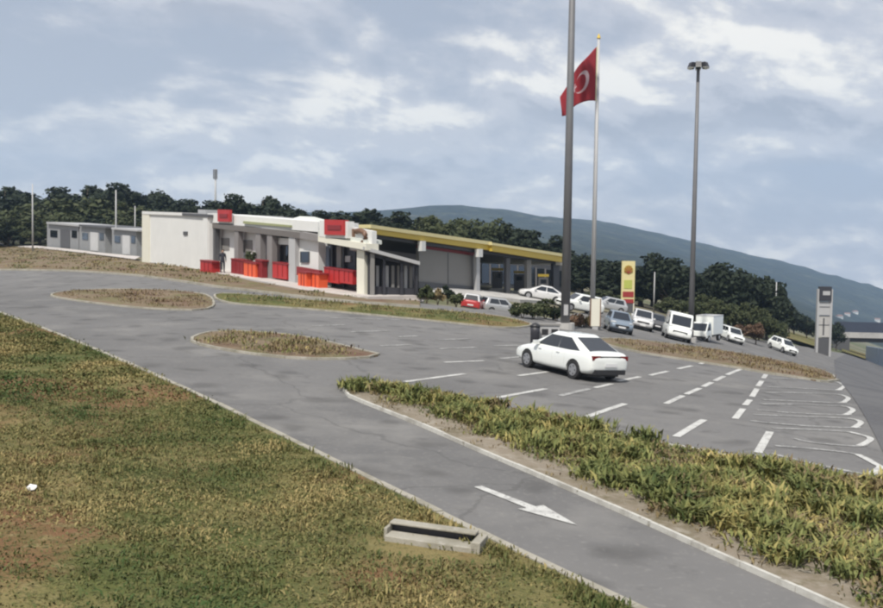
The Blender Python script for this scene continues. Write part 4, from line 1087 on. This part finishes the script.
# ------------------------------------------------------------------ vehicles
def loft(stations, W_, sec):
    V, Fc = [], []; k = None
    for x, zl, zt, wf in stations:
        w = W_/2*wf; half = sec(w, zl, zt); ring = half + [(-a, b) for a, b in reversed(half[1:-1])]
        k = len(ring); V += [(x, a, b) for a, b in ring]
    n = len(stations)
    for i in range(n-1):
        for j in range(k): Fc.append((i*k + j, (i+1)*k + j, (i+1)*k + (j+1) % k, i*k + (j+1) % k))
    Fc.append(tuple(range(k))); Fc.append(tuple((n-1)*k + j for j in range(k))[::-1])
    return V, Fc
def eval_mesh(o, name):
    dg = bpy.context.evaluated_depsgraph_get(); dg.update()
    return bpy.data.meshes.new_from_object(o.evaluated_get(dg), depsgraph=dg)
def section(w, zl, zt):
    h = zt - zl
    return [(0, zl), (.80*w, zl), (.96*w, zl + .07), (w*.99, zl + .22*h), (w, zl + .52*h), (.985*w, zl + .80*h), (.94*w, zt - .035), (.80*w, zt), (.4*w, zt + .02), (0, zt + .025)]
car_cache = {}
def make_car(name, kind, paint, label, loc, heading, scale=1.0, group=None, rear_dark=False, roof_paint=None):
    """x forward, y left, z up; origin on the ground between the wheels"""
    K = {'sedan': dict(L=4.5, W=1.78, H=1.44, belt=.95, wb=2.66, r=.325, gh=(-.465, -.19, .06, .31), st=[(0, .44, .78, .82), (.02, .30, .96, .91), (.07, .24, 1.01, .97), (.17, .21, 1.01, 1), (.30, .20, .97, 1), (.68, .20, .94, 1), (.76, .20, .92, 1), (.87, .22, .83, .97), (.95, .25, .74, .92), (.985, .30, .66, .85), (1, .40, .56, .78)]),
         'hatch': dict(L=4.0, W=1.72, H=1.48, belt=.96, wb=2.5, r=.31, gh=(-.475, -.40, .07, .275), st=[(0, .44, .80, .86), (.015, .30, .98, .94), (.06, .24, 1.0, .99), (.25, .21, .98, 1), (.68, .20, .95, 1), (.78, .20, .92, 1), (.88, .22, .84, .97), (.96, .26, .74, .92), (1, .40, .58, .82)]),
         'suv': dict(L=4.4, W=1.84, H=1.68, belt=1.08, wb=2.64, r=.36, gh=(-.47, -.40, .08, .265), st=[(0, .5, .9, .88), (.015, .34, 1.08, .95), (.06, .28, 1.12, .99), (.25, .26, 1.10, 1), (.68, .25, 1.07, 1), (.78, .25, 1.05, 1), (.90, .28, .98, .97), (.97, .32, .88, .93), (1, .46, .68, .85)]),
         'van': dict(L=4.9, W=1.94, H=2.12, belt=1.12, wb=3.0, r=.34, gh=(-.485, -.47, .20, .39), st=[(0, .45, .95, .93), (.01, .30, 1.12, .97), (.05, .26, 1.14, 1), (.3, .24, 1.13, 1), (.75, .24, 1.10, 1), (.86, .26, 1.06, .98), (.94, .28, .98, .95), (.985, .32, .86, .9), (1, .44, .68, .84)])}[kind]
    L, Wd, H, belt, wb, r = K['L'], K['W'], K['H'], K['belt'], K['wb'], K['r']
    root = empty(name, loc, label, 'van' if kind == 'van' else 'car', group)
    key = kind
    if key not in car_cache:
        V, Fc = loft([((t - .5)*L, a, b, c) for t, a, b, c in K['st']], Wd, section)
        m = LMB(); m.add(V, Fc); o = m.build('body', [M_carw, M_trim]); o.modifiers.new('s', 'SUBSURF').levels = 2
        cyl = LMB()
        for sx in (-1, 1):
            cyl.tube([(sx*wb/2, -1.4, r*1.0), (sx*wb/2, 1.4, r*1.0)], [r*1.16]*2, 20, 1)
        for sx in (-.185*L, -.03*L, .17*L):
            for sy in (-1, 1): cyl.box((sx, sy*(Wd/2 + .06), belt*.5 + .16), (.014, .17, belt - .36), 1)
        co = cyl.build('arch_cutter', [M_carw, M_trim]); 
        bo = o.modifiers.new('b', 'BOOLEAN'); bo.object = co; bo.operation = 'DIFFERENCE'; bo.solver = 'EXACT'; bo.use_self = True
        try: bo.material_mode = 'TRANSFER'
        except Exception: pass
        me = eval_mesh(o, 'body'); bpy.data.objects.remove(o); bpy.data.objects.remove(co)
        try: me.polygons.foreach_set('use_smooth', [True]*len(me.polygons)); me.set_sharp_from_angle(angle=R(40))
        except Exception: pass
        car_cache[key] = me
    me = car_cache[key].copy(); me.materials.clear(); me.materials.append(paint); me.materials.append(M_trim)
    bo = bpy.data.objects.new('body', me); C.objects.link(bo); bo.parent = root
    # underbody between the wheels
    m = LMB(); m.box((0, 0, .30), (L*.86, Wd*.72, .26)); m.build('underbody', M_trim, root)
    # greenhouse
    xr0, xr1, xf1, xf0 = [q*L for q in K['gh']]; hb = Wd/2*.90; ht = Wd/2*(.68 if kind in ('sedan', 'hatch') else .80 if kind == 'suv' else .88)
    zb, zt = belt - .06, H
    B = [Vector((xr0, -hb, zb)), Vector((xf0, -hb, zb)), Vector((xf0, hb, zb)), Vector((xr0, hb, zb))]
    T = [Vector((xr1, -ht, zt)), Vector((xf1, -ht, zt)), Vector((xf1, ht, zt)), Vector((xr1, ht, zt))]
    bm = bmesh.new(); vv = [bm.verts.new(p) for p in B + T]
    for f in [(0, 3, 2, 1), (4, 5, 6, 7), (0, 1, 5, 4), (1, 2, 6, 5), (2, 3, 7, 6), (3, 0, 4, 7)]: bm.faces.new([vv[i] for i in f])
    bmesh.ops.bevel(bm, geom=[e_ for e_ in bm.edges if max(v.co.z for v in e_.verts) > zb + .01], offset=(.15 if kind == 'sedan' else .10), segments=5, profile=.5, affect='EDGES')
    for v in bm.verts:
        if v.co.z > zt - .02: v.co.z += .05*(1 - (v.co.y/ht)**2) + .03*(1 - ((v.co.x - (xr1 + xf1)/2)/(xf1 - xr1)*2)**2)
    me = bpy.data.meshes.new('roof'); bm.to_mesh(me); bm.free(); me.materials.append(roof_paint or paint)
    me.polygons.foreach_set('use_smooth', [True]*len(me.polygons))
    try: me.set_sharp_from_angle(angle=R(35))
    except Exception: pass
    ro = bpy.data.objects.new('roof', me); C.objects.link(ro); ro.parent = root
    def pane(name, q, a0, a1, b0, b1, par):
        p00, p10, p11, p01 = q
        nn = (p10 - p00).cross(p01 - p00).normalized()
        f = lambda a, b: p00*(1-a)*(1-b) + p10*a*(1-b) + p11*a*b + p01*(1-a)*b
        P = [f(a0, b0), f(a1, b0), f(a1, b1), f(a0, b1)]
        m = LMB(); m.box8([p - nn*.01 for p in P] + [p + nn*.008 for p in P]); return m.build(name, M_glass, par)
    left, right = (B[3], B[2], T[2], T[3]), (B[1], B[0], T[0], T[1])
    if kind != 'van':
        for q, fl_ in ((left, 0), (right, 1)):
            for a0, a1 in (((.12, .497), (.503, .88)) if rear_dark else ((.12, .50), (.53, .88))):
                if fl_: a0, a1 = 1 - a1, 1 - a0
                qq = (q[1], q[0], q[3], q[2]) if not fl_ else (q[1], q[0], q[3], q[2])
                pane('side_window', qq, 1 - a1, 1 - a0, .12, .86, root)
        pane('rear_window', (B[0], B[3], T[3], T[0]) if False else (B[3], B[0], T[0], T[3]), .10, .90, .14, .90, root)
    else:
        for q, fl_ in ((left, 0), (right, 1)):
            a0, a1 = ((.72, .93) if not fl_ else (.07, .28))
            pane('side_window', (q[1], q[0], q[3], q[2]), 1 - a1, 1 - a0, .10, .72, root)
        pane('rear_window', (B[3], B[0], T[0], T[3]), .1, .46, .2, .8, root); pane('rear_window', (B[3], B[0], T[0], T[3]), .54, .9, .2, .8, root)
    pane('windscreen', (B[1], B[2], T[2], T[1]), .08, .92, .10, .92 if kind != 'van' else .80, root)
    # wheels
    for sx in (-1, 1):
        for sy in (-1, 1):
            yo = sy*(Wd/2 - .01); yi = sy*(Wd/2 - .22); cx_ = sx*wb/2
            m = LMB(); m.tube([(cx_, yi, r), (cx_, (yi + yo)/2 + sy*.08, r), (cx_, yo, r)], [r*.97, r, r*.93], 24); wh = m.build('wheel', M_tyre, root)
            m = LMB(); m.tube([(cx_, yo - sy*.03, r), (cx_, yo + sy*.008, r)], [r*.66, r*.62], 20)
            m.build('rim', M_rim, wh)
            for k in range(5 if rear_dark else 0):
                m = LMB(); a_ = k*2*math.pi/5; m.box((cx_ + math.cos(a_ + .63)*r*.42, yo + sy*.006, r + math.sin(a_ + .63)*r*.42), (r*.16, .012, r*.16)); m.build('rim_opening', M_trim, wh)
    zf, zr = K['st'][-3][2], K['st'][1][2]
    for sy in (-1, 1):
        m = LMB(); m.box8([(L*.452, sy*Wd*.24, zf - .20), (L*.425, sy*Wd*.462, zf - .16), (L*.38, sy*Wd*.468, zf - .12), (L*.42, sy*Wd*.3, zf - .10), (L*.472, sy*Wd*.26, zf - .075), (L*.432, sy*Wd*.455, zf - .02), (L*.38, sy*Wd*.46, zf - .015), (L*.42, sy*Wd*.3, zf - .02)] if sy > 0 else
                 [(L*.425, sy*Wd*.462, zf - .16), (L*.452, sy*Wd*.24, zf - .20), (L*.42, sy*Wd*.3, zf - .10), (L*.38, sy*Wd*.468, zf - .12), (L*.432, sy*Wd*.455, zf - .02), (L*.472, sy*Wd*.26, zf - .075), (L*.42, sy*Wd*.3, zf - .02), (L*.38, sy*Wd*.46, zf - .015)])
        m.build('headlight', M_lamp, root)
        m = LMB(); m.box((-L*.474, sy*Wd*.335, zr - .13), (L*.035, Wd*.19, .15)); m.build('tail_light', M_tail, root)
        m = LMB(); m.box((xf0 - .62, sy*(Wd/2 + .03), belt + .05), (.16, .19, .13)); m.build('mirror', paint if kind != 'van' else M_trim, root)
    if rear_dark:
        m = LMB(); m.box((-L*.480, 0, zr - .125), (L*.025, Wd*.50, .12)); m.build('rear_trim', M_trim, root)
    m = LMB(); m.box((-L*.487, 0, .36), (L*.03, Wd*.74, .16)); m.build('rear_bumper', M_trim, root)
    m = LMB(); m.box((L*.478, 0, zf - .30), (L*.04, Wd*.56, .16)); m.build('grille', M_trim, root)
    m = LMB(); m.box((-L*.503, 0, .60), (.02, .50, .11)); m.build('number_plate', M_plate, root)
    m = LMB(); m.box((L*.502, 0, .46), (.02, .50, .11)); m.build('number_plate', M_plate, root)
    for sy in (-1, 1):
        for xx in (xr0*.25 + xf0*.05, xf0*.42):
            m = LMB(); m.box((xx, sy*(Wd/2*.995), belt - .13), (.17, .03, .03)); m.build('door_handle', paint, root)
    n_ = gn(loc[0], loc[1]); hx = Vector((math.cos(heading), math.sin(heading), 0)); hx = (hx - n_*hx.dot(n_)).normalized(); hy = n_.cross(hx)
    Mx = Matrix(((hx.x, hy.x, n_.x), (hx.y, hy.y, n_.y), (hx.z, hy.z, n_.z)))
    root.rotation_euler = Mx.to_euler(); root.scale = (scale,)*3
    return root
# the white saloon: rear left wheel and front left wheel stand at these places of the photo
rl, fl_ = G(573, 379), G(532, 370.5)
hd = R(90 + 31)
hx = Vector((math.cos(hd), math.sin(hd), 0)); hyv = Vector((-math.sin(hd), math.cos(hd), 0))
S = .97
c = rl + hx*(1.33*S) - hyv*(.82*S); c.z = g(c.x, c.y)
make_car('saloon_car', 'sedan', M_carw, 'white saloon car crossing the empty lorry park, seen from behind', c, hd, S, rear_dark=True)
def car_at(px, py, y, kind, paint, label, head_deg, scale=1.0, name='parked_car', group='vehicles parked by the fuel station', roof_paint=None):
    b = G(px, py) if y is None else onground(px, y)
    return make_car(name, kind, paint, label, b, R(head_deg), scale, group, roof_paint=roof_paint)
car_at(472, 0, 72.5, 'hatch', M_carred, 'small red hatchback with pale roof parked behind the verge', 82, .84, roof_paint=M_carpale)
car_at(499, 0, 73.5, 'hatch', M_cargrey, 'silver hatchback right of the small red car behind the verge', 25, .80)
car_at(541, 300.5, None, 'sedan', M_carpale, 'silver saloon parked broadside before the dark canopy column', 178, .95)
car_at(578, 312, None, 'suv', M_carw, 'white car half hidden between tall mast and flagpole', 200, .9)
car_at(617, 332, None, 'hatch', M_carblue, 'blue-grey hatchback with pale glass below the yellow price sign', 268, .88)
car_at(640, 329, None, 'suv', M_carpale, 'pale off-roader between blue-grey hatchback and white van', 262, .88)
car_at(675, 339.5, None, 'van', M_carw, 'white panel van facing the camera left of the floodlight mast', 262, .92, 'panel_van')
car_at(730, 341.5, None, 'suv', M_carw, 'narrow white car right of the white box truck', 275, .82)
car_at(781.5, 352, None, 'hatch', M_carw, 'white hatchback standing alone left of the pylon sign', 285, .95)
car_at(656, 329.5, 82, 'hatch', M_dkgrey, 'dark car just left of the white panel van', 262, .85)
car_at(607, 316.5, 96, 'hatch', M_cargrey, 'grey car parked behind the flagpole left of the price sign', 190, .9)
# box truck
tbp = onground(707, 84); th_ = R(235)
e = empty('box_truck', tbp, 'small white box truck right of the floodlight mast', 'truck', 'vehicles parked by the fuel station')
n_ = gn(tbp.x, tbp.y); e.rotation_euler = (0, 0, th_); e.scale = (.78,)*3
m = LMB(); m.box((-1.0, 0, 1.75), (3.0, 1.95, 2.0)); m.build('cargo_box', M_carw, e)
m = LMB(); m.box((-1.0, 0, 2.765), (3.06, 2.0, .05)); m.build('cargo_roof', M_steelw, e)
m = LMB(); m.box((0, 0, .58), (5.0, .9, .22)); m.build('chassis', M_trim, e)
m = LMB(); P = [(.7, -.9, .5), (2.35, -.9, .5), (2.35, .9, .5), (.7, .9, .5), (.7, -.82, 2.1), (1.55, -.82, 2.1), (1.55, .82, 2.1), (.7, .82, 2.1)]
m.add(P[:4] + [(.7, -.9, 1.2), (2.3, -.88, 1.15), (2.3, .88, 1.15), (.7, .9, 1.2)] + P[4:], [(0, 3, 2, 1), (0, 1, 5, 4), (1, 2, 6, 5), (2, 3, 7, 6), (3, 0, 4, 7), (4, 5, 9, 8), (5, 6, 10, 9), (6, 7, 11, 10), (7, 4, 8, 11), (8, 9, 10, 11)])
cb = m.build('cab', M_carw, e)
m = LMB(); m.box8([(2.24, -.78, 1.22), (2.26, .78, 1.22), (2.20, .78, 1.22), (2.18, -.78, 1.22), (1.66, -.74, 2.0), (1.68, .74, 2.0), (1.58, .74, 2.0), (1.56, -.74, 2.0)]); m.build('windscreen', M_glass, cb)
for sy in (-1, 1):
    m = LMB(); m.box8([(.95, sy*.90, 1.25), (2.0, sy*.895, 1.22), (2.0, sy*.86, 1.22), (.95, sy*.86, 1.25), (.95, sy*.845, 1.95), (1.5, sy*.845, 1.95), (1.5, sy*.8, 1.95), (.95, sy*.8, 1.95)]); m.build('side_window', M_glass, cb)
    m = LMB(); m.box((2.36, sy*.66, .85), (.05, .3, .2)); m.build('headlight', M_lamp, e)
    m = LMB(); m.box((2.0, sy*1.05, 1.5), (.1, .16, .35)); m.build('mirror', M_trim, e)
    for xx in (-1.5, 1.6):
        m = LMB(); m.tube([(xx, sy*.72, .38), (xx, sy*.96, .38)], [.38, .37], 18); wh = m.build('wheel', M_tyre, e)
        m = LMB(); m.tube([(xx, sy*.94, .38), (xx, sy*.975, .38)], [.22, .2], 14); m.build('rim', M_rim, wh)
m = LMB(); m.box((2.37, 0, .55), (.08, 1.75, .22)); m.build('bumper', M_trim, e)

# ------------------------------------------------------------------ small things
# bins behind the saloon
b = onground(535, 41.5, 335); e = empty('litter_bin', b, 'slim black litter bin behind the white saloon bonnet', 'bin')
m = MB(); m.tube([b - Vector((0, 0, .05)), b + Vector((0, 0, .75)), b + Vector((0, 0, .95))], [.19, .19, .21], 14); m.build('body', M_dark, e, True)
m = MB(); m.tube([b + Vector((0, 0, .952)), b + Vector((0, 0, 1.03)), b + Vector((0, 0, 1.12))], [.22, .2, .05], 14); m.build('lid', M_trim, e, True)
b = onground(549, 42.0, 335); e = empty('recycling_cabinet', b, 'grey recycling cabinet with two dark openings behind the saloon', 'bin')
m = MB(); m.box((b.x, b.y, b.z + .52), (.82, .5, 1.05)); m.build('body', M_steelw, e)
m = MB(); m.box((b.x, b.y, b.z + 1.08), (.9, .58, .07)); m.build('lid', M_greyw, e)
for sx in (-.2, .2):
    m = MB(); m.box((b.x + sx, b.y - .255, b.z + .78), (.27, .03, .24)); m.build('opening', M_trim, e)
    m = MB(); m.box((b.x + sx, b.y - .255, b.z + .35), (.30, .02, .44)); m.build('door', M_greyw, e)
# concrete drain inlet in the grass
a, b = G(388, 543), G(478, 556); d = (b - a); d.z = 0; Ld = d.length; d.normalize(); nn = Vector((-d.y, d.x, 0))
e = empty('drain_inlet', (a + b)/2, 'long concrete drain inlet with dark slot set in the grass', 'drain')
def dbar(name, mm, s0, s1, t0, t1, h0, h1):
    P = []
    for h in (h0, h1):
        for s_, t_ in ((s0, t0), (s1, t0), (s1, t1), (s0, t1)):
            p = a + d*s_ + nn*t_; zz = a.z + (b.z - a.z)*s_/Ld + .10; P.append((p.x, p.y, zz + h))
    m = MB(); m.box8(P); bm = m.build(name, mm, e); bv = bm.modifiers.new('bevel', 'BEVEL'); bv.width = .012; bv.segments = 2; return bm
dbar('apron', M_kerb, .0, Ld, -.16, .14, -.3, .05)
dbar('cap', M_kerb, -.02, Ld*.95, .10, .30, .145, .18)
dbar('slot_shade_back', M_dark, .0, Ld*.95, .18, .28, -.1, .144)  # near-black back plate, its colour stands in for the shade inside the slot
dbar('end_block', M_kerb, Ld*.95, Ld*1.05, -.16, .30, -.3, .13)
dbar('end_block', M_kerb, -.05, .0, -.05, .30, -.3, .13)
# crumpled litter
b = G(32, 497); rs = random.Random(3)
bm = bmesh.new(); bmesh.ops.create_icosphere(bm, subdivisions=2, radius=.07)
for v in bm.verts: v.co *= rs.uniform(.7, 1.25); v.co.z *= .7
me = bpy.data.meshes.new('litter'); bm.to_mesh(me); bm.free(); me.materials.append(M_paper)
o = bpy.data.objects.new('crumpled_litter', me); C.objects.link(o); o.location = b + Vector((0, 0, .15)); tag(o, 'crumpled white paper lying in the grass at the left', 'litter')

# the person by the cafe
def person(loc, face, label):
    e = empty('person', loc, label, 'person')
    J = {'pel': (0, 0, .95), 'spi': (0, .01, 1.18), 'che': (0, .02, 1.38), 'nec': (0, .01, 1.52), 'hea': (0, -.01, 1.63), 'top': (0, .0, 1.74),
         'shl': (.19, .02, 1.42), 'ell': (.25, .03, 1.14), 'wrl': (.24, -.06, .90), 'hal': (.235, -.09, .80),
         'shr': (-.19, .02, 1.42), 'elr': (-.25, .03, 1.14), 'wrr': (-.23, -.08, .90), 'har': (-.225, -.11, .80),
         'hil': (.10, 0, .90), 'knl': (.12, -.03, .50), 'anl': (.13, .03, .09), 'tol': (.15, -.15, .04),
         'hir': (-.10, 0, .90), 'knr': (-.11, -.02, .50), 'anr': (-.12, .04, .09), 'tor': (-.14, -.14, .04)}
    Rr = dict(pel=.15, spi=.14, che=.155, nec=.06, hea=.10, top=.07, shl=.075, ell=.05, wrl=.036, hal=.03, shr=.075, elr=.05, wrr=.036, har=.03, hil=.10, knl=.07, anl=.045, tol=.035, hir=.10, knr=.07, anr=.045, tor=.035)
    E_ = [('pel', 'spi'), ('spi', 'che'), ('che', 'nec'), ('nec', 'hea'), ('hea', 'top'), ('che', 'shl'), ('shl', 'ell'), ('ell', 'wrl'), ('wrl', 'hal'), ('che', 'shr'), ('shr', 'elr'), ('elr', 'wrr'), ('wrr', 'har'), ('pel', 'hil'), ('hil', 'knl'), ('knl', 'anl'), ('anl', 'tol'), ('pel', 'hir'), ('hir', 'knr'), ('knr', 'anr'), ('anr', 'tor')]
    ks = list(J); me = bpy.data.meshes.new('body'); me.from_pydata([J[k] for k in ks], [(ks.index(a), ks.index(b)) for a, b in E_], [])
    o = bpy.data.objects.new('body', me); C.objects.link(o)
    sk = o.modifiers.new('skin', 'SKIN'); sv = me.skin_vertices[0].data
    for i, k in enumerate(ks): sv[i].radius = (Rr[k], Rr[k]*(.8 if k in ('pel', 'spi', 'che') else 1)); sv[i].use_root = (k == 'pel')
    o.modifiers.new('sub', 'SUBSURF').levels = 1
    me2 = eval_mesh(o, 'body'); bpy.data.objects.remove(o); me2.materials.clear()
    for mm in (M_cloth, M_skin): me2.materials.append(mm)
    for p in me2.polygons:
        p.use_smooth = True; cc = p.center
        p.material_index = 1 if cc.z > 1.53 or (abs(cc.x) > .18 and .70 < cc.z < .92) else 0
    o = bpy.data.objects.new('body', me2); C.objects.link(o); o.parent = e
    bm = bmesh.new(); bmesh.ops.create_icosphere(bm, subdivisions=2, radius=.118)
    for v in bm.verts: v.co = Vector((v.co.x, v.co.y + .025, v.co.z + 1.675))
    bmesh.ops.delete(bm, geom=[v for v in bm.verts if v.co.y < -.05 and v.co.z < 1.72], context='VERTS')
    me = bpy.data.meshes.new('hair'); bm.to_mesh(me); bm.free(); me.materials.append(M_hair)
    h = bpy.data.objects.new('hair', me); C.objects.link(h); h.parent = e
    for sx in (-.035, .035):
        m = LMB(); m.box((sx, -.112, 1.645), (.022, .012, .012)); m.build('eye', M_trim, e)
    m = LMB(); m.add([(0, -.135, 1.60), (.016, -.105, 1.595), (-.016, -.105, 1.595), (0, -.105, 1.64)], [(0, 1, 3), (0, 3, 2), (0, 2, 1)]); m.build('nose', M_skin, e)
    e.rotation_euler = (0, 0, face)
    return e
p = FC.pix(222.5, 276, -1.0); p.z = g(p.x, p.y) + .14
person(p, R(25), 'person in dark clothes standing beside the red planters')

# ------------------------------------------------------------------ haze
bm = bmesh.new(); bmesh.ops.create_cube(bm, size=1)
for v in bm.verts:
    v.co = Vector((v.co.x*11000, 1700 + v.co.y*3600, -1005 + (v.co.z + .5)*1000*0 + (0 if v.co.z < 0 else 1330)))
me = bpy.data.meshes.new('haze'); bm.to_mesh(me); bm.free()
M_haze = bpy.data.materials.new('haze'); M_haze.use_nodes = True; nt = M_haze.node_tree
for n in list(nt.nodes):
    if n.type == 'BSDF_PRINCIPLED': nt.nodes.remove(n)
pv = nt.nodes.new('ShaderNodeVolumePrincipled'); pv.inputs['Color'].default_value = (.52, .72, 1.0, 1); pv.inputs['Density'].default_value = .00019; pv.inputs['Anisotropy'].default_value = 0.1
nt.links.new(pv.outputs[0], [n for n in nt.nodes if n.type == 'OUTPUT_MATERIAL'][0].inputs['Volume'])
me.materials.append(M_haze)
o = bpy.data.objects.new('haze', me); C.objects.link(o); tag(o, 'pale blue summer haze over the whole valley', 'haze', kind='stuff')
